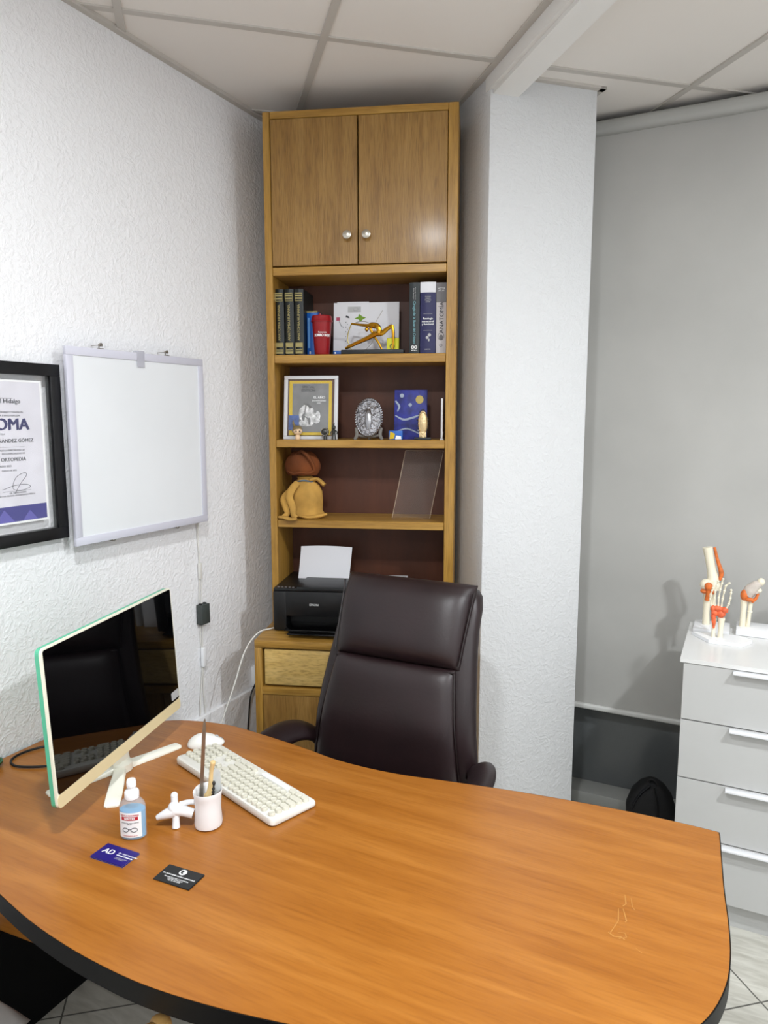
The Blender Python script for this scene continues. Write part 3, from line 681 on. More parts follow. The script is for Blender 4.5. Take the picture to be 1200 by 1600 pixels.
bm = bmesh.new(); tube(bm, [(.02, -.02, .148), (.05, -.01, .150), (.078, -.012, .128)], [.012, .015, .016], 10, 5, flat=.5); obj('corner_flap', bm, M['tan'], t)
bm = bmesh.new(); tube(bm, [(cos(a) * .036, sin(a) * .027, .143 + .003 * sin(3 * a)) for a in [2 * pi * i / 24 for i in range(24)]], .0035, 6, closed=True, up=(0, 0, 1)); obj('drawstring', bm, mat('grey_blue_cord', (92, 108, 120), .8), t)
t = bthing('doll_stand_in', 'rust brown folded cloth standing in for a hooded doll on top of the tan sack', 'cloth', .112, .085, Z3 + .164)  # plain cloth shape stands in for the hooded doll
bm = bmesh.new(); rings = []
for j in range(14):
    z = .002 + .092 * j / 13; r = .060 * (max(.0, 1 - ((z - .038) / .062) ** 2)) ** .5 + .004
    rings.append([bm.verts.new((cos(a) * r * (1.05 + .05 * sin(2 * a + 5 * z * 8)) - .004, sin(a) * r * .8 * (1 + .06 * sin(4 * a + z * 50)), z)) for a in [2 * pi * i / 36 for i in range(36)]])
skin_rings(bm, rings); obj('folded_cloth', bm, M['brown_cloth'], t)
bm = bmesh.new(); tube(bm, [(-.02, -.030, .085), (.005, -.040, .094), (.028, -.042, .075), (.045, -.036, .045), (.05, -.030, .02)], [.007, .010, .011, .010, .007], 8, 6, flat=.7); obj('loose_fold', bm, M['brown_cloth'], t)
bm = bmesh.new(); tube(bm, [(-.055, -.025, .018), (-.03, -.046, .010), (.0, -.050, .014), (.03, -.044, .012), (.05, -.028, .022)], .007, 8, 6, flat=.7); obj('rolled_edge', bm, M['brown_cloth'], t)
t = thing('sign_holder', 'empty clear acrylic sign holder leaning on the third shelf', 'sign holder', mtx=B(.458, .085, Z3) @ Matrix.Rotation(radians(-4), 4, 'X'))
SH = Matrix(((1, 0, .19, 0), (0, 1, 0, 0), (0, 0, 1, 0), (0, 0, 0, 1)))
bm = box((0, 0, .004), (.145, .0025, .262), 0, 1, SH); obj('front_sheet', bm, M['acrylic'], t)
bm = box((0, -.03, 0), (.145, .05, .003), 0, 1); obj('foot', bm, M['acrylic'], t)
bm = bmesh.new()
for p, q in (((0, .004), (.049, .262)), ((.145, .004), (.194, .262)), ((.049, .262), (.194, .262))): tube(bm, [(p[0], .001, p[1]), (q[0], .001, q[1])], .0010, 6)
obj('bright_edges', bm, mat('acrylic_edge', (196, 176, 150), .2), t)

# ---- printer
t = bthing('printer', 'black inkjet printer on the base cabinet, partly behind the chair', 'printer', .022, -.068, ZB + .0005)
PW, PH = .375, .169
bm = bmesh.new()
bx(bm, (0, 0, .004), (.052, .29, PH - .012), .006); bx(bm, (PW - .052, 0, .004), (PW, .29, PH - .012), .006)
bx(bm, (.048, .0005, .062), (PW - .048, .29, PH - .012), .004); bx(bm, (.048, .06, .004), (PW - .048, .29, .066))
obj('housing', bm, M['black_plastic'], t)
bm = bmesh.new(); bx(bm, (.002, .002, PH - .013), (PW - .002, .29, PH), .004); bx(bm, (.092, -.0005, PH - .010), (PW - .004, .22, PH + .006), .003)
obj('scanner_lid', bm, M['black_plastic'], t)
bm = bmesh.new(); bx(bm, (.055, -.052, .018), (PW - .055, .10, .024), .002); bx(bm, (.075, -.085, .014), (PW - .075, -.02, .019), .002)
obj('output_tray', bm, M['black_gloss'], t)
bm = bmesh.new()
for i in range(5): lathe(bm, [(.005, 0), (.005, .002)], (.020 + i * .014, .014, PH), n=12)
obj('buttons', bm, M['bookgrey'], t)
text('maker_name', 'EPSON', .0115, M['lightgrey'], t, ft(.158, -.0002, .107), bold=.0005)
bm = bmesh.new(); bx(bm, (.06, .19, PH - .002), (.30, .215, PH + .012), .003); bx(bm, (.075, .222, PH), (.255, .227, PH + .06), .002, 1, None); obj('paper_support', bm, M['black_plastic'], t)
bm = bmesh.new(); G_ = []
for j in range(9):
    v = j / 8; G_.append([bm.verts.new((.062 + .205 * (i / 6) + .012 * v, .196 + .018 * v - .010 * v * v, PH + .001 + .128 * v + .004 * sin(pi * i / 6) * v)) for i in range(7)])
Gb = [[bm.verts.new(v.co + V(0, .003, 0)) for v in r] for r in G_]
for j in range(8):
    for i in range(6): bm.faces.new((G_[j][i], G_[j][i + 1], G_[j + 1][i + 1], G_[j + 1][i])); bm.faces.new((Gb[j][i], Gb[j + 1][i], Gb[j + 1][i + 1], Gb[j][i + 1]))
for j in range(8):
    for G__, H__, ii in ((G_, Gb, 0), (G_, Gb, 6)): bm.faces.new((G__[j][ii], G__[j + 1][ii], H__[j + 1][ii], H__[j][ii]))
for i in range(6): bm.faces.new((G_[8][i], G_[8][i + 1], Gb[8][i + 1], Gb[8][i])); bm.faces.new((G_[0][i], G_[0][i + 1], Gb[0][i + 1], Gb[0][i]))
pp = obj('paper_sheets', bm, M['paper'], t, mtx=Matrix.Translation((-.004, -.03, 0)))
t = bthing('carton', 'small white carton on the base cabinet peeking over the brown chair', 'box', .440, .02, ZB + .0005)
obj('carton_body', box((0, 0, 0), (.075, .12, .183), .001), M['paper'], t)
obj('lid_print', box((.006, .01, .183), (.069, .11, .1836)), M['pinkish'] if 'pinkish' in M else M['lightgrey'], t)
t = bthing('bottle', 'small white capped bottle to the right of the carton behind the chair', 'bottle', .553, .05, ZB + .0005)
bm = bmesh.new(); lathe(bm, [(.016, 0), (.017, .004), (.017, .14), (.012, .155), (.012, .160)], n=18); obj('bottle_body', bm, M['lightgrey'], t)
bm = bmesh.new(); lathe(bm, [(.013, .158), (.013, .182), (.012, .184)], n=18); obj('cap', bm, M['white_plastic'], t)

# ------------------------------------------------ things on the left wall
def WL(x, y, z): return frame((x, y, z), (0, 1, 0), (0, 0, 1))       # local x = +Y, y = +Z, z = +X (out of wall)
t = thing('framed_diploma', 'black framed diploma on the left wall beside the white panel', 'diploma', mtx=WL(.016, 1.2365, 1.580))
hw, hh, fw = .195, .2465, .0327
bm = bmesh.new()
bx(bm, (-hw, -hh, -.006), (hw, -hh + fw, .022), .001); bx(bm, (-hw, hh - fw, 0), (hw, hh, .022), .001); bx(bm, (-hw, -hh + fw, 0), (-hw + fw, hh - fw, .022), .001); bx(bm, (hw - fw, -hh + fw, 0), (hw, hh - fw, .022), .001)
obj('frame_border', bm, M['frame_black'], t)
obj('pane', box((-hw + fw, -hh + fw, .0105), (hw - fw, hh - fw, .0125)), M['glass'], t)
ps = obj('paper_sheet', box((-.142, -.187, .006), (.142, .199, .0075)), M['white'], t)
obj('printed_area', box((-.136, -.181, .0076), (.136, .194, .0078)), mat('marbled_print', (214, 212, 220), .6, var=(14, .03)), ps)
obj('violet_band', box((-.136, -.181, .0079), (.136, -.139, .0081)), M['purple'], ps)
bm = bmesh.new()
for cx, s in ((-.10, .02), (-.045, .03), (.005, .03), (.082, .024)): flatpoly(bm, [(cx - s, -.181), (cx + s, -.181), (cx, -.181 + s * 1.15)], Matrix.Translation((0, 0, .0082)), .0002)
obj('violet_peaks', bm, M['purple2'], ps)
def dt(s, size, y, m=M['ink'], bold=0, x=0.0, name='print_line', sx=1.0, al='CENTER'): return text(name, s, size, m, ps, Matrix.Translation((x, y, .0083)), al, bold, sx, .0001)
dt('Hospital General Miguel Hidalgo', .0165, .142, bold=.0003, x=.074, al='RIGHT'); obj('rule', box((-.06, .1495, .0079), (.052, .1503, .0081)), M['ink'], ps)
dt('EL COMITÉ DE ENSEÑANZA, TRABAJO Y TERAPIA EN', .0064, .113, x=.080, al='RIGHT'); dt('SALUD, DOCENCIA E INVESTIGACIÓN', .0064, .104, x=.070, al='RIGHT')
dt('DIPLOMA', .044, .079, mat('diploma_title_ink', (42, 40, 92), .6), .0020, x=.0, name='heading')
dt('SE OTORGA EL PRESENTE A', .0064, .055, x=.022, al='RIGHT'); dt('DR. ABEL HERNÁNDEZ GÓMEZ', .0135, .037, bold=.00022, x=.107, al='RIGHT')
dt('POR HABER TERMINADO LA ESPECIALIDAD DE', .0062, .012, x=.078, al='RIGHT'); dt('EN LA ESPECIALIDAD DE', .0062, .003, x=.078, al='RIGHT'); obj('rule', box((-.08, .0205, .0079), (.079, .0209, .0081)), M['ink'], ps)
dt('TRAUMATOLOGÍA Y ORTOPEDIA', .0135, -.013, bold=.00022, x=.080, al='RIGHT'); dt('EN FEBRERO 2023', .0072, -.030, x=.035, al='RIGHT'); dt('MARZO DE 2023', .006, -.042, x=.05, al='RIGHT')
bm = bmesh.new()
tube(bm, [(.004, -.092, .0084), (.04, -.083, .0084), (.075, -.082, .0084), (.088, -.09, .0084), (.06, -.097, .0084), (.035, -.09, .0084), (.046, -.062, .0084), (.072, -.05, .0084), (.078, -.058, .0084), (.058, -.08, .0084), (.040, -.105, .0084)], .0005, 5, 8)
obj('signature', bm, M['ink'], ps)
obj('rule', box((.005, -.0985, .0079), (.09, -.0978, .0081)), M['ink'], ps); dt('DR. MARIO RIVERA', .006, -.103, x=.075, al='RIGHT'); dt('DIRECTOR GENERAL DE ENSEÑANZA MÉDICA', .0055, -.110, x=.102, al='RIGHT')

t = thing('white_light_panel', 'square white panel with pale aluminium frame hanging on the left wall', 'light panel', mtx=WL(.048, 1.7235, 1.593))
h = .2868
bm = bmesh.new(); bx(bm, (-h, -h, 0), (h, -h + .024, .012), .001); bx(bm, (-h, h - .024, 0), (h, h, .012), .001); bx(bm, (-h, -h + .024, 0), (-h + .024, h - .024, .012), .001); bx(bm, (h - .024, -h + .024, 0), (h, h - .024, .012), .001)
bx(bm, (-h + .004, -h + .004, -.004), (h - .004, h - .004, 0))
obj('panel_frame', bm, M['alu'], t)
obj('diffuser', box((-h + .023, -h + .023, .001), (h - .023, h - .023, .0085)), M['board'], t)
bm = bmesh.new(); bx(bm, (-.022, h - .045, .0125), (.010, h + .006, .014), .0005); bx(bm, (-.022, h + .002, -.004), (.010, h + .006, .013)); obj('clip', bm, mat('clear_clip', (206, 206, 216), .1, alpha=.45), t)
for yy in (-.145, .130):
    bm = bmesh.new(); bx(bm, (yy - .010, h - .01, -.010), (yy + .010, h + .004, -.004)); tube(bm, [(yy - .006, h + .002, -.007), (yy - .007, h + .014, -.006), (yy, h + .018, -.004), (yy + .006, h + .014, -.006)], .0018, 6, 4); lathe(bm, [(.004, -.014), (.004, -.002)], (yy, h + .013, 0), n=10); tube(bm, [(yy, h + .013, -.046), (yy, h + .013, -.012)], .0012, 6)
    obj('hanger', bm, M['steel'], t)
for yy in (-.135, .148):
    bm = bmesh.new(); tube(bm, [(yy - .008, -h - .002, -.004), (yy, -h - .009, -.003), (yy + .008, -h - .002, -.004)], .0013, 6, 4); tube(bm, [(yy, -h - .008, -.003), (yy, -h - .006, -.046)], .002, 6); obj('lower_hook', bm, M['steel'], t)
t = thing('panel_power_cable', 'thin pale cable running down the wall from the white panel', 'cable', (.004, 2.016, 1.30))
def wt(pts): return [(x - .004, y - 2.016, z - 1.30) for x, y, z in pts]
bm = bmesh.new(); tube(bm, wt([(.012, 2.013, 1.31), (.006, 2.014, 1.25), (.006, 2.018, 1.17), (.006, 2.020, 1.12)]), .0022, 8, 5)
for dy in (-.006, .006): tube(bm, wt([(.006, 2.018 + dy * .3, 1.12), (.006, 2.018 + dy, 1.05), (.006, 2.014 + dy, 1.0), (.008, 2.014 + dy, .985)]), .0016, 8, 5)
for dy in (-.006, .006): tube(bm, wt([(.008, 2.016 + dy, .92), (.006, 2.016 + dy, .86), (.006, 2.016 + dy * .4, .82)]), .0016, 8, 4)
tube(bm, wt([(.006, 2.016, .75), (.006, 2.006, .68), (.007, 1.995, .60), (.008, 1.990, .45), (.008, 1.99, .2)]), .0022, 8, 5)
tube(bm, wt([(.006, 2.020, .75), (.006, 2.016, .66), (.007, 2.022, .58), (.008, 2.03, .45), (.008, 2.03, .2)]), .0018, 8, 5)
obj('cable_strands', bm, M['cable_w'], t)
bm = bmesh.new(); bx(bm, (0, -.006, -.215), (.010, .008, -.155), .002); obj('connector', bm, M['cable_w'], t)
bm = bmesh.new(); bx(bm, (0, -.008, -.552), (.014, .012, -.478), .004); obj('inline_switch', bm, M['white_plastic'], t)
t = thing('power_adapter', 'small dark grey power adapter box hanging on the pale wall cable', 'power adapter', (.002, 2.018, .953))
bm = bmesh.new(); bx(bm, (0, -.022, -.037), (.028, .022, .037), .002); obj('adapter_body', bm, M['driver'], t)
bm = bmesh.new()
for s in (-1, 1):
    for k in (-1, 1): bx(bm, (.006, k * .012 - .004, s * .037 - .004 * (s < 0)), (.018, k * .012 + .004, s * .037 + .004 * (s > 0)), .001)
obj('terminals', bm, M['black_plastic'], t)
# outlet, printer lead, black lead
t = thing('wall_outlet', 'white wall outlet half hidden behind the base cabinet', 'outlet', mtx=WL(.0185, 2.345, .585))
t.matrix_world = WL(.0005, 2.36, .60)
bm = bmesh.new(); bx(bm, (-.045, -.035, 0), (.045, .05, .022), .004); obj('cover_plate', bm, M['white_plastic'], t)
bm = bmesh.new(); bx(bm, (-.04, -.02, .022), (-.012, .02, .045), .004); obj('plug', bm, M['cable_b'], t)
c = bmesh.new(); tube(c, [(.225, 2.24, .876), (.20, 2.185, .876), (.183, 2.125, .872), (.172, 2.06, .82), (.15, 2.02, .70), (.12, 1.97, .55), (.09, 1.92, .38), (.08, 1.90, .12), (.10, 1.94, .004)], .0028, 8, 6)
tag(obj('printer_cable', c, M['cable_w']), 'white cable drooping from the printer down behind the desk', 'cable')
c = bmesh.new(); tube(c, [(.035, 2.30, .59), (.045, 2.25, .55), (.04, 2.24, .45), (.05, 2.20, .30), (.06, 2.15, .10), (.10, 2.08, .006)], .0034, 8, 6)
tag(obj('black_cable', c, M['cable_b']), 'black cable hanging from the wall outlet beside the base cabinet', 'cable')

# ------------------------------------------------ desk
DT = .75
desk = thing('office_desk', 'large orange cherry-wood desk with curved black edge in the foreground', 'desk', (.9, 1.25, 0))
DL = Matrix.Translation((-.9, -1.25, 0))
ol = [(.006, 1.00), (.12, .945), (.25, .895), (.39, .853), (.517, .822), (.64, .797), (.754, .783), (.85, .778), (.94, .779), (1.038, .790), (1.149, .810), (1.28, .842), (1.42, .885), (1.55, .935), (1.66, .992), (1.735, 1.050), (1.782, 1.125), (1.806, 1.205), (1.812, 1.28), (1.808, 1.37), (1.798, 1.47), (1.790, 1.58), (1.786, 1.64)]
back = [(1.755, 1.6932), (1.72, 1.6937), (1.681, 1.694), (1.567, 1.689), (1.453, 1.678), (1.308, 1.659), (1.147, 1.631), (1.05, 1.612), (.977, 1.603), (.90, 1.600), (.819, 1.604), (.714, 1.622), (.58, 1.638), (.454, 1.648), (.387, 1.642), (.325, 1.628), (.25, 1.598), (.17, 1.53), (.09, 1.44), (.04, 1.38), (.006, 1.34)]
fc = [(p.x, p.y) for p in catmull([(x, y, 0) for x, y in ol], 4)]; bc2 = [(p.x, p.y) for p in catmull([(x, y, 0) for x, y in back], 4)]
outl = []
for p in fc + [(1.7835, 1.676), (1.7815, 1.6915), (1.774, 1.6925)] + bc2:
    if not outl or (Vector(p) - Vector(outl[-1])).length > .007: outl.append(p)
def inset(poly, d):
    out = []; n = len(poly)
    for i in range(n):
        a, b, c_ = Vector(poly[i - 1]), Vector(poly[i]), Vector(poly[(i + 1) % n])
        e1 = (b - a); e2 = (c_ - b)
        n1 = Vector((-e1.y, e1.x)).normalized(); n2 = Vector((-e2.y, e2.x)).normalized(); m_ = (n1 + n2)
        m_ = m_.normalized() * min(d / max(.3, m_.normalized().dot(n1)), d * 2); out.append(tuple(b + m_))
    return out
top = inset(outl, .0022)
bm = bmesh.new(); prism(bm, top, DT - .012, DT, DL); obj('desktop', bm, M['desk'], desk, ang=30)
bm = bmesh.new(); prism(bm, outl, DT - .040, DT - .0125, DL)
a = [bm.verts.new(DL @ V(x, y, DT - .0125)) for x, y in outl]; b = [bm.verts.new(DL @ V(x, y, DT - .0008)) for x, y in outl]; c_ = [bm.verts.new(DL @ V(x, y, DT - .0008)) for x, y in inset(outl, .002)]
n = len(outl)
for i in range(n):
    bm.faces.new((a[i], a[(i + 1) % n], b[(i + 1) % n], b[i])); bm.faces.new((b[i], b[(i + 1) % n], c_[(i + 1) % n], c_[i]))
obj('edge_band', bm, M['edge'], desk, ang=30)
MPM = DL @ Matrix.Translation((.008, 1.094, 0)) @ Matrix.Rotation(math.atan(.067), 4, 'Z')
obj('modesty_panel', box((0, 0, .328), (1.492, .017, DT - .041), 0, 1, MPM), M['desk'], desk)
bm = bmesh.new(); prism(bm, [(.98, 0), (1.385, 0), (1.385, DT - .041), (1.122, DT - .041), (1.122, .326), (.98, .326)], .070, .105, DL @ Matrix(((0, 0, 1, 0), (1, 0, 0, 0), (0, 1, 0, 0), (0, 0, 0, 1))))
obj('side_panel', bm, M['black_panel'], desk)
obj('side_panel', box((1.50, 1.215, 0), (1.535, 1.52, DT - .041), .001, 1, DL), M['black_panel'], desk)
bm = bmesh.new()
def scr(pts, wd=.0012):
    pts = [V(x, y, 0) for x, y in pts]
    for p, q in zip(pts, pts[1:]):
        d = (q - p).normalized(); s = V(-d.y, d.x, 0) * wd
        vs = [bm.verts.new(DL @ (v + V(0, 0, DT + .0004))) for v in (p - s * .5, q - s, q + s, p + s * .5)]
        bm.faces.new(vs)
random.seed(3)
scr([(1.622, 1.372), (1.628, 1.345), (1.623, 1.335)]); scr([(1.634, 1.368), (1.640, 1.342), (1.646, 1.334)], .0008); scr([(1.617, 1.325), (1.622, 1.290), (1.618, 1.270), (1.614, 1.252)], .001); scr([(1.625, 1.328), (1.636, 1.296), (1.634, 1.292)], .0012)
scr([(1.610, 1.251), (1.622, 1.244), (1.634, 1.249), (1.640, 1.244)], .0016); scr([(1.626, 1.258), (1.638, 1.262), (1.642, 1.252), (1.630, 1.243)], .001); scr([(1.660, 1.232), (1.672, 1.224)], .0008)
obj('scuff_marks', bm, M['scratch'], desk, smooth=False)

# ------------------------------------------------ monitor (all-in-one computer)
yaw, tilt = radians(105.5), radians(2.9)
wv = V(cos(yaw), sin(yaw), 0); nv = V(sin(yaw), -cos(yaw), 0); upv = V(0, 0, 1) * cos(tilt) - nv * sin(tilt)
MB = thing('desktop_computer', 'black screened computer monitor with cream bezel and green back on the desk', 'computer', (.36, 1.30, DT))
inv = Matrix.Translation((-.36, -1.30, -DT))
MM = inv @ frame((.400, 1.264, 1.010), wv, upv)     # local x = width, y = up, z = out of the screen
MW, MH = .285, .1815
bm = bmesh.new(); prism(bm, rrect(-MW, -MH, MW, MH, .014), -.005, .001, MM); obj('bezel', bm, M['bezel'], MB)
bm = bmesh.new(); prism(bm, rrect(-MW, -MH, MW, MH, .014), -.015, -.0055, MM); prism(bm, rrect(-MW + .02, -MH + .02, MW - .02, MH - .02, .014), -.024, -.015, MM); prism(bm, rrect(-.11, -.12, .11, .06, .02), -.042, -.024, MM)
obj('back_shell', bm, M['green'], MB)
bm = bmesh.new(); prism(bm, rrect(-MW + .005, -MH + .032, MW - .005, MH - .0045, .006), .0008, .0022, MM); obj('screen', bm, M['screen'], MB)
bm = bmesh.new(); prism(bm, rrect(-MW + .001, -MH + .0006, MW - .001, -MH + .031, .010), .0011, .0024, MM); obj('chin', bm, M['chin'], MB)
bm = bmesh.new(); prism(bm, rrect(-.021, -.012, .021, .012, .004), .0024, .0028, MM @ Matrix.Translation((MW - .028, -MH + .050, 0)) @ Matrix.Rotation(radians(2), 4, 'Z')); obj('sticker', bm, M['lightgrey'], MB)
bm = bmesh.new()
hub = V(.345, 1.298, 0)
def foot(tip, wd=.017, h=.007):
    tip = V(*tip, 0); d = (tip - hub); L_ = d.length; d.normalize()
    an = math.atan2(d.y, d.x)
    rings = []
    for s, wd_, hh in ((0, .016, .020), (.25, .016, .012), (.5, .018, .009), (.8, .019, .007), (.97, .018, .006), (1.0, .012, .005)):
        m_ = inv @ Matrix.Translation(V(hub.x, hub.y, DT) + d * (L_ * s)) @ Matrix.Rotation(an, 4, 'Z')
        rings.append([bm.verts.new(m_ @ V(0, y_, z_)) for y_, z_ in ((-wd_, .0006), (wd_, .0006), (wd_, hh * .7), (wd_ * .8, hh), (-wd_ * .8, hh), (-wd_, hh * .7))])
    skin_rings(bm, rings)
for tp in ((.472, 1.148), (.388, 1.472), (.285, 1.118), (.205, 1.44)): foot(tp)
lathe(bm, [(.03, .0006), (.03, .02), (.02, .03)], inv @ V(hub.x, hub.y, DT), n=20)
obj('stand_feet', bm, M['stand'], MB)
bm = bmesh.new(); tube(bm, [inv @ V(hub.x, hub.y, DT + .015), inv @ V(.352, 1.285, .82), inv @ V(.360, 1.275, .92)], .016, 10, 4, flat=1.8, up=(0, 1, 0)); obj('stand_neck', bm, M['stand'], MB)
c = bmesh.new(); tube(c, [(.285, 1.29, .90), (.24, 1.31, .82), (.17, 1.345, .762), (.10, 1.335, .7545), (.052, 1.285, .7545), (.035, 1.235, .7545), (.045, 1.195, .7545), (.085, 1.178, .7545), (.14, 1.20, .7545), (.20, 1.245, .7545), (.255, 1.275, .7545)], .0032, 8, 8)
tag(obj('monitor_cable', c, M['cable_b']), 'black cable looping on the desk behind the monitor', 'cable')
t = thing('green_dish', 'small green rounded dish at the far left edge of the desk', 'dish', (.030, 1.150, DT))
bm = bmesh.new(); lathe(bm, [(.012, .0004), (.018, .003), (.026, .012), (.027, .017), (.024, .018), (.015, .008)], n=24); obj('dish_body', bm, M['greenpot'], t)

# ------------------------------------------------ keyboard
KA = radians(-18.4)
kb = thing('keyboard', 'white full-size keyboard with round cream keys on the desk', 'keyboard', (.682, 1.381, DT), KA)
KL, KD = .219, .068
TILT = Matrix.Rotation(radians(-2.6), 4, 'X')     # higher edge on the camera side (-Y)
bm = bmesh.new()
rings = []
for zz, dd in ((.0025, .002), (.005, 0), (.013, 0), (.0165, .0015), (.0175, .004)):
    ring_ = []
    for x, y in rrect(-KL + dd, -KD + dd, KL - dd, KD - dd, .014 - dd * .6, 6):
        z = zz if zz < .006 else zz + .0035 * (-y / KD)
        ring_.append(bm.verts.new((x, y, z)))
    rings.append(ring_)
skin_rings(bm, rings); obj('shell', bm, M['keybody'], kb)
def ktop(y): return .0175 + .0035 * (-y / KD)
bm0 = {}
def key_mesh(wd, dp, h, round_):
    bm = bmesh.new()
    if round_:
        lathe(bm, [(dp * .46, 0), (dp * .50, .001), (dp * .47, h * .8), (dp * .43, h), (dp * .36, h - .0006)], n=14)
    else:
        r0 = dp * .48; rings = []
        for s, z in ((1.0, 0), (1.0, .001), (.96, h * .8), (.88, h)):
            q = rrect(-wd / 2, -dp / 2, wd / 2, dp / 2, r0, 5)
            rings.append([bm.verts.new((math.copysign(max(0, abs(x) - (1 - s) * dp / 2), x), y * s, z)) for x, y in q])
        skin_rings(bm, rings)
    return bm
KC = {}
def key(x, y, wd, m='key', h=.0085, dp=.0165):
    kk = (round(wd, 4), round(dp, 4), round(h, 4), m)
    z = ktop(y) - .0006
    if kk not in KC: KC[kk] = obj('key', key_mesh(wd, dp, h, abs(wd - dp) < .001), M[m], kb, loc=(x, y, z))
    else:
        o = KC[kk].copy(); COL.objects.link(o); o.parent = kb; o.location = (x, y, z)
P = .0187
# the user sits on the +Y side: left end of the keyboard is +X, row 0 (function keys) lies nearest the camera (-Y)
X0 = KL - .010
def rowy(r): return -KD + .0145 + r * P * 1.06
def row(r, widths, x_start=X0):
    x = x_start
    for w_ in widths:
        wd = w_ * P
        if w_ > 0: key(x - wd / 2, rowy(r), .0165 if w_ == 1 else wd - .0022)
        x -= abs(wd) if w_ > 0 else -w_ * P
row(0, [1, -.6, 1, 1, 1, 1, -.3, 1, 1, 1, 1, -.3, 1, 1, 1, 1])
row(1, [1] * 13 + [2]); row(2, [1.5] + [1] * 12 + [1.5]); row(3, [1.75] + [1] * 11 + [2.25]); row(4, [2.25] + [1] * 10 + [2.75])
row(5, [1.25, 1.25, 1.25])
key(X0 - (3.75 + 3.1) * P, rowy(5), 6.0 * P, 'keylight', .0075, .0155)
row(5, [1.25, 1.25, 1.25], X0 - 11.2 * P)
xn = X0 - 15.35 * P
for r in (1, 2): row(r, [1, 1, 1], xn)
row(4, [-1, 1], xn); row(5, [1, 1, 1], xn)
xp = X0 - 18.55 * P
for r in range(1, 5): row(r, [1, 1, 1, 1], xp)
row(5, [2, 1, 1], xp)
# mouse
t = thing('computer_mouse', 'white computer mouse behind the keyboard near the monitor', 'mouse', (.452, 1.512, DT), radians(40))
bm = bmesh.new(); g = bmesh.ops.create_uvsphere(bm, u_segments=28, v_segments=16, radius=1)
for v in bm.verts:
    x, y, z = v.co; wd = .031 * (1 - .12 * x); hh = .030 * (1 - .25 * x * x) * (1.0 - .28 * x)
    v.co = (x * .052, math.copysign(abs(y) ** .85, y) * wd, max(.0015, z * hh * .95 + .004) if z > -.25 else .0015)
obj('mouse_body', bm, M['mouse'], t)
bm = bmesh.new(); lathe(bm, [(.005, -.003), (.005, .003)], n=16); bmesh.ops.transform(bm, verts=bm.verts, matrix=Matrix.Translation((.030, 0, .0215)) @ Matrix.Rotation(radians(90), 4, 'X')); obj('scroll_wheel', bm, M['lightgrey'], t)
bm = bmesh.new(); tube(bm, [(.05, .0, .010), (.046, 0, .0155), (.040, 0, .0195)], .0006, 5, 3); obj('button_seam', bm, M['bookgrey'], t)

# ------------------------------------------------ spray bottle
t = thing('spray_bottle', 'small lens-cleaner spray bottle of blue liquid with white cap', 'bottle', (.606, 1.088, DT), radians(-72))
# local -? : label faces the visitor side of the desk
def oval(prof, mname, name, parent, sx=1, sy=.72, n=32):
    bm = bmesh.new(); lathe(bm, prof, n=n, sx=sx, sy=sy); return obj(name, bm, M[mname], parent)
t.rotation_euler = (0, 0, radians(26))
oval([(.026, .0006), (.029, .003), (.0295, .070), (.027, .080), (.019, .090), (.0125, .094), (.0125, .098)], 'bottle', 'bottle_body', t)
oval([(.0245, .002), (.0275, .004), (.028, .066), (.0275, .0665)], 'liquid', 'liquid', t)
bm = bmesh.new(); rings = []
for z in (.008, .066):
    rings.append([V(cos(a) * .0300, sin(a) * .0300 * .72, z) for a in [radians(-142 + 104 * i / 16) for i in range(17)]])
for sgn in (0,):
    F0 = [[bm.verts.new(p) for p in r] for r in rings]; F1 = [[bm.verts.new(p * 1.0 + V(p.x, p.y, 0).normalized() * .0004) for p in r] for r in rings]
    for i in range(16): bm.faces.new((F1[0][i], F1[0][i + 1], F1[1][i + 1], F1[1][i]))
obj('label', bm, M['white'], t)
def wrapo(name, body, size, m, z, ang=-90, bold=0, sx=1.0):
    o = text(name, body, size, m, t, Matrix.Identity(4), bold=bold, sx=sx, ext=.0001)
    for v in o.data.vertices:
        a = radians(ang) + v.co.x / .0265; v.co = (cos(a) * .0312, sin(a) * .0312 * .72 - .0002 - v.co.z, z + v.co.y)
wrapo('label_brand_line', 'OPTICA MODERNA', .0042, M['redprint'], .060, bold=.0001)
bm = bmesh.new()
F1 = [[bm.verts.new((cos(a) * .0308, sin(a) * .0308 * .72, z)) for a in [radians(-126 + 72 * i / 12) for i in range(13)]] for z in (.0485, .0565)]
for i in range(12): bm.faces.new((F1[0][i], F1[0][i + 1], F1[1][i + 1], F1[1][i]))
obj('red_patch', bm, M['redprint'], t)
wrapo('label_heading', 'LENTES', .0062, M['white'], .0528, bold=.0003)
wrapo('label_text', 'LIMPIADOR PARA LENTES\nSPRAY', .0031, M['ink'], .041); wrapo('label_footer', 'CONTENIDO 60 ml', .0033, M['redprint'], .0125)
bm = bmesh.new()
for s in (-1, 1):
    pts = []
    for i in range(16):
        a = 2 * pi * i / 16; x = s * .0085 + cos(a) * .0062; aa = radians(-90) + x / .0265; pts.append((cos(aa) * .0306, sin(aa) * .0306 * .72 - .0003, .026 + sin(a) * .0048))
    tube(bm, pts, .0006, 5, closed=True, up=(0, 1, 0))
tube(bm, [(-.0024, -.0223, .027), (0, -.0224, .0282), (.0024, -.0223, .027)], .0006, 5, 3)
obj('glasses_symbol', bm, M['ink'], t)
oval([(.0155, .092), (.0158, .094), (.0158, .106), (.013, .110), (.0095, .111)], 'white_plastic', 'cap', t, 1, 1)
bm = bmesh.new(); lathe(bm, [(.009, .111), (.009, .118), (.0105, .119), (.0105, .130), (.009, .134), (.004, .135)], n=20); bx(bm, (-.0015, -.0125, .123), (.0015, -.009, .126)); obj('spray_head', bm, M['white_plastic'], t)

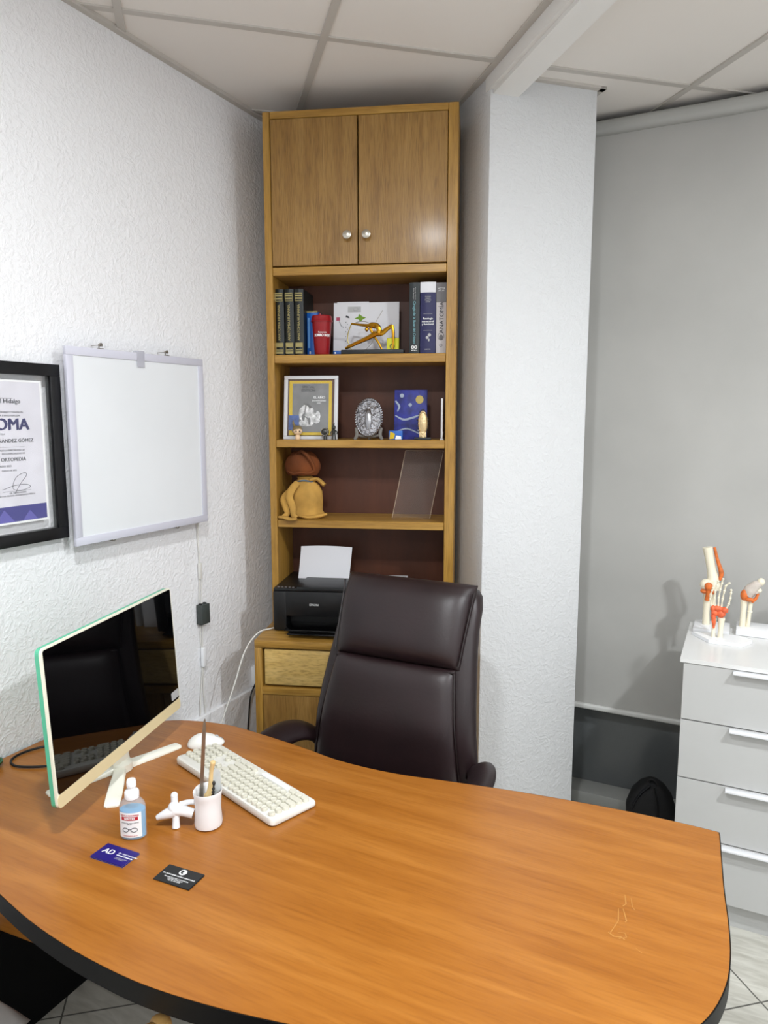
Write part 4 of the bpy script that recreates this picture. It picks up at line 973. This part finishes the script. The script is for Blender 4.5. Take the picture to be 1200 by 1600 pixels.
# ------------------------------------------------ business cards (stacks of loose cards)
def card(label, cx, cy, rot, z, m, deco, grp):
    t = thing('business_card', label, 'business card', (cx, cy, z), rot, grp)
    bm = bmesh.new(); bx(bm, (-.0445, -.0255, 0), (.0445, .0255, .0007)); obj('card_stock', bm, m, t)
    return t
ca = radians(4)
for i, (dx, dr, lb) in enumerate(((.0012, .5, 'navy business card at the bottom of the small stack'), (-.001, -.7, 'navy business card in the middle of the small stack'), (0, 0, 'navy business card with white AD monogram, top of its stack'))):
    t = card(lb, .6275 + dx, 1.0135 - dx * .5, radians(2.5 + dr), DT + .0008 + i * .0012, M['blue_card'], 0, 'navy business cards')
    if i < 2: obj('white_underside', box((-.0443, -.0253, -.0004), (.0443, .0253, -.0001)), M['white'], t)
T_ = lambda x, y: Matrix.Translation((x, y, .0008))
text('monogram', 'AD', .021, M['white'], t, T_(-.020, .003), bold=.0003, ext=.0001)
text('name_line', 'Dr. Abel Hernández', .0062, M['white'], t, T_(.004, .008), 'LEFT', ext=.0001); text('name_line', 'Gómez Ortopedia', .0058, M['white'], t, T_(.004, .001), 'LEFT', bold=.0003, ext=.0001); text('detail_line', 'TRAUMATOLOGÍA\nY ORTOPEDIA', .0038, M['lightgrey'], t, T_(.008, -.009), 'LEFT', ext=.0001)
for i, (dx, dr, lb) in enumerate(((.001, -.6, 'black business card under the top black card'), (0, 0, 'black business card with white round emblem, top of its stack'))):
    t = card(lb, .8005 + dx, 1.0195, radians(3.5 + dr), DT + .0008 + i * .0012, M['black_card'], 0, 'black business cards')
bm = bmesh.new(); lathe(bm, [(.0085, 0), (.0085, .0002)], (0, .0135, .0008), n=26); obj('emblem', bm, M['white'], t)
bm = bmesh.new(); flatpoly(bm, [(-.004, .019), (.002, .017), (.0, .012), (.005, .008), (-.002, .009), (-.006, .013)], Matrix.Translation((0, 0, .0011)), .0001); obj('emblem_shape', bm, M['black_card'], t)
text('name_line', 'DR. ALEXANDER ORTEGA HERNANDEZ', .0044, M['white'], t, T_(0, -.0005), bold=.0001, ext=.0001); text('detail_line', 'TRAUMATOLOGÍA Y ORTOPEDIA\nCIRUGÍA ARTICULAR\nTEL. 55 1234 5678', .0040, M['white'], t, T_(0, -.0125), ext=.0001)

# ------------------------------------------------ vertebra pen cup and its contents
t = thing('pen_cup', 'white ceramic pen cup shaped like a vertebra', 'pen cup', (.728, 1.195, DT), radians(20))
def heart(a, r):      # kidney-shaped body outline
    return (cos(a) * r * (1.02 - .10 * max(0, -cos(a)) ** 4 * 1.4), sin(a) * r)
bm = bmesh.new(); rings = []
for r, z in ((.027, .0008), (.031, .004), (.0325, .012), (.030, .045), (.0315, .075), (.034, .086), (.0335, .088), (.0315, .0865), (.029, .080), (.0275, .045), (.028, .008), (.02, .006)):
    rings.append([bm.verts.new((*heart(2 * pi * i / 36, r), z)) for i in range(36)])
skin_rings(bm, rings); obj('cup_body', bm, M['ceramic'], t)
bm = bmesh.new()
R20 = Matrix.Rotation(radians(-20), 4, 'Z')
cen = V(.728, 1.195, 0)
def lc(x, y, z): return R20 @ V(x - cen.x, y - cen.y, z)
tube(bm, [lc(.700, 1.178, .030), lc(.680, 1.168, .037), lc(.662, 1.160, .040)], [.011, .012, .015], 12, 4); ell(bm, lc(.660, 1.160, .042), (.0145, .0145, .017), 14)
tube(bm, [lc(.700, 1.196, .048), lc(.683, 1.186, .050), lc(.667, 1.172, .046)], [.006, .006, .008], 10, 4)
tube(bm, [lc(.662, 1.160, .036), lc(.645, 1.148, .030), lc(.628, 1.138, .022)], [.015, .011, .006], 12, 4)
tube(bm, [lc(.665, 1.160, .036), lc(.668, 1.156, .018), lc(.670, 1.153, .001)], [.010, .008, .009], 12, 4)
tube(bm, [lc(.660, 1.162, .040), lc(.658, 1.164, .056), lc(.657, 1.165, .070)], [.009, .008, .008], 12, 4); ell(bm, lc(.657, 1.165, .070), (.0085, .0085, .0085), 12); ell(bm, lc(.663, 1.158, .050), (.009, .009, .010), 12)
obj('spine_processes', bm, M['ceramic'], t)
t = thing('letter_opener', 'long flat metal blade standing upright in the pen cup', 'letter opener', (.712, 1.186, DT + .010))
bm = bmesh.new(); d = (V(.733, 1.19, 1.010) - V(.712, 1.186, .76)); prism(bm, [(-.0042, 0), (.0042, 0), (.0042, .225), (.002, .248), (0, .252), (-.0025, .245), (-.0042, .222)], -.0008, .0008, frame((0, 0, 0), (.75, .45, -.07), d)); obj('blade', bm, M['steel'], t)
t = thing('bone_pen', 'cream bone-shaped pen standing in the pen cup', 'pen', (.722, 1.203, DT + .009))
bm = bmesh.new(); tube(bm, [(0, 0, 0), (.006, -.002, .05), (.007, -.003, .062), (.010, -.001, .080), (.014, 0, .12), (.018, 0, .137), (.019, 0, .1425), (.019, 0, .146)], [.004, .005, .0095, .006, .0048, .0055, .0062, .0055], 12, 4)
for s in (-1, 1): ell(bm, (.0065 + s * .006, -.004, .060), (.006, .006, .007), 12)
obj('bone_shaft', bm, M['bone2'], t)
t = thing('clear_spatula', 'clear plastic spoon-like blade leaning in the pen cup', 'spatula', (.742, 1.207, DT + .009))
bm = bmesh.new(); prism(bm, rrect(-.013, .07, .013, .128, .012), -.0006, .0006, frame((0, 0, 0), (.8, .5, 0), (.10, .05, 1))); prism(bm, [(-.004, 0), (.004, 0), (.004, .075), (-.004, .075)], -.0006, .0006, frame((0, 0, 0), (.8, .5, 0), (.10, .05, 1)))
obj('blade', bm, mat('milky_plastic', (226, 230, 230), .15, trans=.5, ior=1.2), t)
t = thing('hex_key', 'small dark metal tool with a ribbed tip in the pen cup', 'tool', (.738, 1.190, DT + .009))
bm = bmesh.new(); tube(bm, [(0, 0, 0), (.006, .004, .05), (.010, .006, .098)], .0022, 8); ell(bm, (.010, .006, .098), (.004, .004, .006), 10)
for k in range(4): lathe(bm, [(.0038, .060 + k * .008), (.0038, .063 + k * .008)], (.0065 + k * .001, .0042, 0), n=10)
obj('shaft', bm, M['darkmetal'], t)

# ------------------------------------------------ leather chair
CX_ = .832
ch = thing('office_chair', 'high-backed dark brown leather executive chair behind the desk', 'chair', (CX_, 1.74, 0))
cl = Matrix.Translation((-CX_, -1.74, 0))
def bprof(z):      # y of the front of the backrest at height z
    pts = [(.46, 1.915), (.60, 1.895), (.75, 1.905), (.90, 1.955), (1.02, 2.005), (1.10, 2.045), (1.165, 2.075)]
    for (a, ya), (b, yb) in zip(pts, pts[1:]):
        if z <= b: t_ = (z - a) / (b - a); t_ = max(0, t_); return ya + (yb - ya) * t_
    return pts[-1][1]
def bp(z):
    return (bprof(z - .03) + bprof(z) * 2 + bprof(z + .03)) / 4
def bw(z): return .288 - .045 * min(1, max(0, (z - .55) / .45)) ** 1.2
def normal(z):
    dy = (bp(z + .02) - bp(z - .02)) / .04; return V(0, -1, dy).normalized()
# padded outer shell
bm = bmesh.new(); rings = []
zs = [.47, .48, .50, .56, .64, .72, .80, .88, .96, 1.02, 1.08, 1.115, 1.130, 1.137]
for i, z in enumerate(zs):
    f = {0: .80, 1: .92, 2: .985, 11: .97, 12: .92, 13: .80}.get(i, 1); hw_ = bw(z) * (f if i > 3 else .9 + .1 * f); th = .048 * f
    y = bp(z) + .055
    rings.append([bm.verts.new(cl @ V(CX_ + px, y + py, z)) for px, py in [(math.copysign(abs(cos(a)) ** .35, cos(a)) * hw_, math.copysign(abs(sin(a)) ** .6, sin(a)) * th) for a in [2 * pi * k / 40 for k in range(40)]]])
skin_rings(bm, rings); obj('back_shell', bm, M['leather'], ch, ang=70)
def cush(z0, z1, w0, w1, lift, thick, pw=6, top_roll=0, bulge=.0):
    def fn(u, v):
        z = z0 + (z1 - z0) * (v + 1) / 2; n_ = normal(z); wd = w0 + (w1 - w0) * (v + 1) / 2
        return cl @ V(CX_ + u * wd, bp(z) + .004, z) + n_ * lift, n_
    bm = bmesh.new(); pad(bm, fn, 26, 26, thick, pw, back=.012)
    return bm
obj('back_cushion', cush(.50, .918, .262, .205, .0, .040, 8), M['leather'], ch, ang=70)
# headrest pillow
def hfn(u, v):
    z = .912 + (1.156 - .912) * (v + 1) / 2; n_ = normal(min(z, 1.12)); wd = .214 + .014 * (v + 1) / 2
    return cl @ V(CX_ + u * wd, bp(min(z, 1.13)) + .016 + .02 * max(0, v) ** 3, z), n_
bm = bmesh.new(); pad(bm, hfn, 28, 28, .066, 5, back=.04); obj('headrest', bm, M['leather'], ch, ang=70)
# piping seams
bm = bmesh.new()
for s in (-1, 1):
    tube(bm, [cl @ V(CX_ + s * (.262 - .057 * k / 8), bp(.52 + .39 * k / 8) - .006, .52 + .39 * k / 8) for k in range(9)], .0032, 6, 2)
    tube(bm, [cl @ V(CX_ + s * (.2145 + .0135 * k / 6), bp(min(1.13, .93 + .21 * k / 6)) - .004, .93 + .21 * k / 6) for k in range(7)], .0030, 6, 2)
tube(bm, [cl @ V(CX_ + .205 * (k / 6 - 1), bp(.915) - .012, .915 - .002) for k in range(13)], .0026, 6)
obj('piping', bm, M['piping'], ch)
# seat
def sfn(u, v):
    x = u * (.255 + .01 * v); y = 1.40 + .53 * (v + 1) / 2
    return cl @ V(CX_ + x, y, .455 + .012 * abs(u) ** 3), V(0, 0, 1)
bm = bmesh.new(); pad(bm, sfn, 24, 24, .06, 6, back=.05); obj('seat', bm, M['leather'], ch, ang=70)
for s in (-1, 1):
    bm = bmesh.new()
    tube(bm, [cl @ V(CX_ + s * x, y, z) for x, y, z in ((.262, 1.955, .575), (.285, 1.940, .622), (.312, 1.900, .650), (.335, 1.840, .658), (.345, 1.76, .655), (.345, 1.66, .650), (.340, 1.58, .635), (.325, 1.53, .59), (.30, 1.52, .52), (.255, 1.54, .465))],
         [.030, .036, .042, .046, .046, .045, .042, .034, .028, .026], 14, 5, flat=.50, up=(0, 0, 1) if False else None)
    obj('armrest', bm, M['leather'], ch, ang=70)
bm = bmesh.new(); lathe(bm, [(.05, .42), (.05, .40), (.028, .39), (.028, .22), (.036, .21), (.036, .10)], n=20); obj('gas_lift', bm, M['black_plastic'], ch)
bm = bmesh.new()
for k in range(5):
    a = radians(22 + 72 * k); tube(bm, [(0, 0, .11), (cos(a) * .17, sin(a) * .17, .10), (cos(a) * .345, sin(a) * .345, .075)], [.032, .026, .018], 10, 3, flat=.7, up=(0, 0, 1))
lathe(bm, [(.045, .08), (.045, .13)], n=20)
obj('star_base', bm, M['black_plastic'], ch)
for k in range(5):
    a = radians(22 + 72 * k); c0 = V(cos(a) * .345, sin(a) * .345, .03)
    bm = bmesh.new()
    for s in (-1, 1):
        b2 = bmesh.ops.create_cone(bm, cap_ends=True, segments=20, radius1=.028, radius2=.028, depth=.014)
        bmesh.ops.transform(bm, verts=b2['verts'], matrix=Matrix.Translation(c0 + V(-sin(a), cos(a), 0) * s * .011) @ Matrix.Rotation(a, 4, 'Z') @ Matrix.Rotation(radians(90), 4, 'X'))
    tube(bm, [c0 + V(0, 0, .0), c0 + V(0, 0, .045)], .006, 8); obj('caster', bm, M['black_plastic'], ch)

# ------------------------------------------------ white dresser, models, backpack
ds = thing('white_dresser', 'white chest of four drawers with lip handles on the right', 'dresser', (2.04, 2.68, 0))
dl = Matrix.Translation((-2.04, -2.68, 0)); XA, XB, YF, YB = 1.645, 2.44, 2.432, 2.895
obj('top_board', box((XA - .010, YF - .003, .893), (XB + .01, YB, .907), .001, 1, dl), M['white_lam'], ds)
bm = bmesh.new(); bx(bm, (XA, YF + .02, 0), (XA + .018, YB, .8925), 0, 1, dl); bx(bm, (XB - .018, YF + .02, 0), (XB, YB, .8925), 0, 1, dl); bx(bm, (XA + .018, YB - .01, .05), (XB - .018, YB - .002, .8925), 0, 1, dl); bx(bm, (XA + .018, YF + .03, .08), (XB - .018, YB - .01, .092), 0, 1, dl)
obj('carcass', bm, M['white_lam'], ds)
obj('plinth', box((XA + .018, YF + .035, 0), (XB - .018, YF + .05, .09), 0, 1, dl), M['white_front'], ds)
obj('shadow_gap', box((XA + .019, YF + .020, .093), (XB - .019, YF + .028, .892), 0, 1, dl), M['bookgrey'], ds)
for z0, z1 in ((.7035, .8915), (.5035, .7), (.3035, .5), (.0935, .3)):
    d = obj('drawer', box((XA + .001, YF, z0), (XB - .001, YF + .018, z1), .0012, 1, dl), M['white_front'], ds)
    bm = bmesh.new(); bx(bm, (1.790, YF - .026, z1 - .010), (2.295, YF + .001, z1 - .002), .002, 2, dl); obj('handle', bm, M['white_metal'], d)
DZ = .907
# knee joint model
t = thing('knee_model', 'knee joint model with tall white femur and orange ligaments, rearmost left on the dresser', 'anatomical model', (1.715, 2.82, DZ))
k0 = V(1.715, 2.82, DZ)
def K(x, y, z): return V(x, y, z) - k0
bm = bmesh.new(); bx(bm, K(1.652, 2.755, DZ + .0005), K(1.772, 2.885, DZ + .014), .003); obj('base_plate', bm, M['white_plastic'], t)
bm = bmesh.new(); tube(bm, [K(1.692, 2.83, .920), K(1.690, 2.83, .97), K(1.692, 2.83, 1.02), K(1.695, 2.83, 1.042)], [.013, .0115, .014, .021], 14, 4); tube(bm, [K(1.712, 2.845, .98), K(1.712, 2.845, 1.03)], [.006, .007], 8, 0); obj('tibia', bm, M['bone'], t)
bm = bmesh.new(); tube(bm, [K(1.700, 2.84, 1.055), K(1.706, 2.845, 1.085), K(1.699, 2.85, 1.12), K(1.688, 2.85, 1.17), K(1.681, 2.85, 1.205)], [.030, .020, .0155, .0150, .0175], 16, 5)
ell(bm, K(1.684, 2.832, 1.068), (.021, .022, .022), 16); ell(bm, K(1.712, 2.835, 1.068), (.020, .022, .022), 16); obj('femur', bm, M['bone'], t)
bm = bmesh.new(); ell(bm, K(1.694, 2.808, 1.068), (.014, .008, .015), 14); ell(bm, K(1.680, 2.822, 1.046), (.014, .016, .009), 12); ell(bm, K(1.708, 2.822, 1.046), (.013, .016, .009), 12); tube(bm, [K(1.693, 2.812, 1.055), K(1.692, 2.814, 1.035), K(1.691, 2.818, 1.015)], [.008, .007, .009], 10, 4)
tube(bm, [K(1.704, 2.858, 1.205), K(1.716, 2.86, 1.16), K(1.732, 2.858, 1.112), K(1.728, 2.852, 1.085)], [.005, .006, .009, .005], 10, 5); obj('ligaments', bm, M['muscle'], t)
# hand model
t = thing('hand_model', 'hand skeleton model with coral red wrist ligaments at the front of the dresser top', 'anatomical model', (1.74, 2.68, DZ))
k0 = V(1.74, 2.68, DZ)
bm = bmesh.new(); prism(bm, [(-.088, .035), (-.03, -.045), (.075, -.045), (.105, .02), (.06, .055), (-.02, .05)], .0005, .012); obj('base_plate', bm, M['white_plastic'], t)
bm = bmesh.new(); tube(bm, [K(1.722, 2.68, .918), K(1.721, 2.68, .95), K(1.722, 2.68, .985)], [.0075, .006, .008], 10, 3); tube(bm, [K(1.744, 2.68, .918), K(1.744, 2.68, .95), K(1.745, 2.68, .99)], [.009, .008, .012], 10, 3); obj('forearm_bones', bm, M['bone'], t)
bm = bmesh.new()
for (cx, cz, rx, rz) in ((1.722, 1.004, .012, .012), (1.742, 1.003, .015, .013), (1.730, 1.022, .019, .010), (1.753, 1.018, .012, .012), (1.716, 1.020, .009, .012)): ell(bm, K(cx, 2.68, cz), (rx, .009, rz), 12)
tube(bm, [K(1.718, 2.675, .998), K(1.721, 2.672, .975), K(1.722, 2.672, .952)], [.008, .007, .003], 8, 3); obj('wrist_ligaments', bm, M['muscle2'], t)
bm = bmesh.new()
fingers = [((1.712, 1.026), (1.706, 1.052), (1.706, 1.070), (1.710, 1.084), (1.712, 1.094)), ((1.722, 1.028), (1.719, 1.058), (1.720, 1.084), (1.724, 1.104), (1.727, 1.118)), ((1.732, 1.028), (1.732, 1.060), (1.735, 1.090), (1.739, 1.112), (1.742, 1.128)), ((1.742, 1.028), (1.744, 1.058), (1.748, 1.086), (1.751, 1.104), (1.762, 1.116)), ((1.756, 1.022), (1.764, 1.042), (1.768, 1.062), (1.769, 1.082), (1.769, 1.092))]
for f_ in fingers:
    for (xa, za), (xb, zb) in zip(f_, f_[1:]):
        a_, b_ = K(xa, 2.68, za), K(xb, 2.676, zb); tube(bm, [a_, a_.lerp(b_, .2), a_.lerp(b_, .5), a_.lerp(b_, .8), b_], [.0028, .0034, .0020, .0030, .0034], 8)
        ell(bm, b_, (.0042, .0042, .0034), 8)
obj('finger_bones', bm, M['bone'], t)
# elbow model
t = thing('elbow_model', 'elbow joint model with grey and orange ligaments at the right of the dresser top', 'anatomical model', (1.86, 2.82, DZ))
k0 = V(1.86, 2.82, DZ)
bm = bmesh.new(); bx(bm, K(1.792, 2.775, DZ + .0005), K(1.93, 2.90, DZ + .022), .003); obj('base_plate', bm, M['white_plastic'], t)
bm = bmesh.new(); tube(bm, [K(1.812, 2.83, .929), K(1.812, 2.83, .98), K(1.813, 2.83, 1.03)], [.0105, .009, .012], 12, 4); tube(bm, [K(1.829, 2.832, .929), K(1.832, 2.832, .98), K(1.834, 2.832, 1.03)], [.0075, .0065, .008], 10, 4); ell(bm, K(1.862, 2.83, 1.098), (.013, .013, .014), 14); ell(bm, K(1.858, 2.83, 1.066), (.009, .01, .009), 12)
ell(bm, K(1.833, 2.832, .985), (.009, .008, .007), 10); obj('bones', bm, M['bone'], t)
bm = bmesh.new(); tube(bm, [K(1.822, 2.83, 1.045), K(1.830, 2.83, 1.064), K(1.845, 2.83, 1.082), K(1.858, 2.83, 1.094)], [.018, .022, .018, .012], 14, 4); tube(bm, [K(1.835, 2.83, 1.055), K(1.855, 2.83, 1.062)], [.012, .009], 10); obj('upper_ligament', bm, M['graymus'], t)
bm = bmesh.new(); ell(bm, K(1.812, 2.822, 1.046), (.014, .014, .021), 14); ell(bm, K(1.828, 2.818, 1.032), (.016, .010, .008), 12); tube(bm, [K(1.836, 2.822, 1.022), K(1.848, 2.824, 1.036), K(1.856, 2.826, 1.056)], [.005, .006, .004], 8, 4); obj('orange_ligament', bm, M['muscle'], t)
# backpack
t = thing('backpack', 'black backpack on the floor between the pillar and the white dresser', 'backpack', (1.54, 2.88, 0))
bm = bmesh.new(); rings = []
for z, f, g_ in ((.0, .85, .8), (.02, 1, 1), (.08, 1.02, 1.05), (.14, .95, 1), (.19, .78, .9), (.225, .50, .7), (.245, .22, .4)):
    rings.append([bm.verts.new((math.copysign(abs(cos(a)) ** .7, cos(a)) * .098 * f - .01 * (z > .1), math.copysign(abs(sin(a)) ** .7, sin(a)) * .075 * g_, z)) for a in [2 * pi * i / 30 for i in range(30)]])
skin_rings(bm, rings); obj('bag_body', bm, M['bagblack'], t, ang=60)
bm = bmesh.new(); tube(bm, [(-.075, -.05, .09), (-.070, -.06, .15), (-.045, -.055, .205), (-.012, -.045, .243)], .010, 8, 5, flat=.5); obj('strap', bm, M['black_plastic'], t)
bm = bmesh.new(); tube(bm, [(.005, -.06, .245), (.02, -.075, .19), (.022, -.082, .13), (.022, -.085, .07)], .012, 8, 5, flat=.4); obj('strap', bm, M['bagblack'], t)
bm = bmesh.new(); tube(bm, [(-.02, -.02, .238), (-.012, -.02, .258), (.006, -.02, .252), (.010, -.02, .236)], .006, 8, 4); obj('carry_handle', bm, M['bagblack'], t)

# ------------------------------------------------ visitor chairs (only their tips reach into the picture)
t = thing('visitor_chair', 'grey vinyl visitor chair at the lower left in front of the desk', 'chair', (.30, .64, 0))
bm = bmesh.new(); pad(bm, lambda u, v: (V(u * .225, v * .225, .44), V(0, 0, 1)), 20, 20, .035, 6, back=.03); obj('seat', bm, M['grey_seat'], t, ang=70)
bm = bmesh.new(); pad(bm, lambda u, v: (V(u * .21, -.235 - .05 * (v + 1) / 2, .56 + .30 * (v + 1) / 2), V(0, 1, 0)), 16, 16, .02, 6, back=.02); obj('backrest', bm, M['grey_seat'], t, ang=70)
for sx in (-1, 1):
    for sy in (-1, 1):
        bm = bmesh.new(); tube(bm, [(sx * .20, sy * .19, 0), (sx * .19, sy * .185, .42)] + ([(sx * .19, -.24, .60), (sx * .19, -.27, .80)] if sy < 0 else []), .011, 8); obj('leg', bm, M['black_plastic'], t)
t = thing('wooden_armchair', 'light wooden armchair whose rounded arm end shows below the desk edge', 'chair', (1.20, .50, 0))
for s in (-1, 1):
    bm = bmesh.new(); tube(bm, [(s * .275, -.24, .66), (s * .275, 0, .668), (s * .270, .26, .648), (s * .266, .322, .634)], [.016, .018, .018, .015], 14, 5, flat=.7, up=(0, 0, 1)); ell(bm, (s * .266, .322, .638), (.021, .018, .016), 12); obj('armrest', bm, M['armwood'], t)
    for y in (-.24, .22):
        bm = bmesh.new(); tube(bm, [(s * .26, y, 0), (s * .272, y, .645)], [.015, .018], 10); obj('leg', bm, M['armwood'], t)
bm = bmesh.new(); pad(bm, lambda u, v: (V(u * .24, v * .23, .43), V(0, 0, 1)), 16, 16, .03, 6, back=.03); obj('seat', bm, M['black_panel'], t, ang=70)
bm = bmesh.new(); pad(bm, lambda u, v: (V(u * .24, -.25, .66 + v * .14), V(0, 1, 0)), 16, 16, .02, 6, back=.02); obj('backrest', bm, M['black_panel'], t, ang=70)
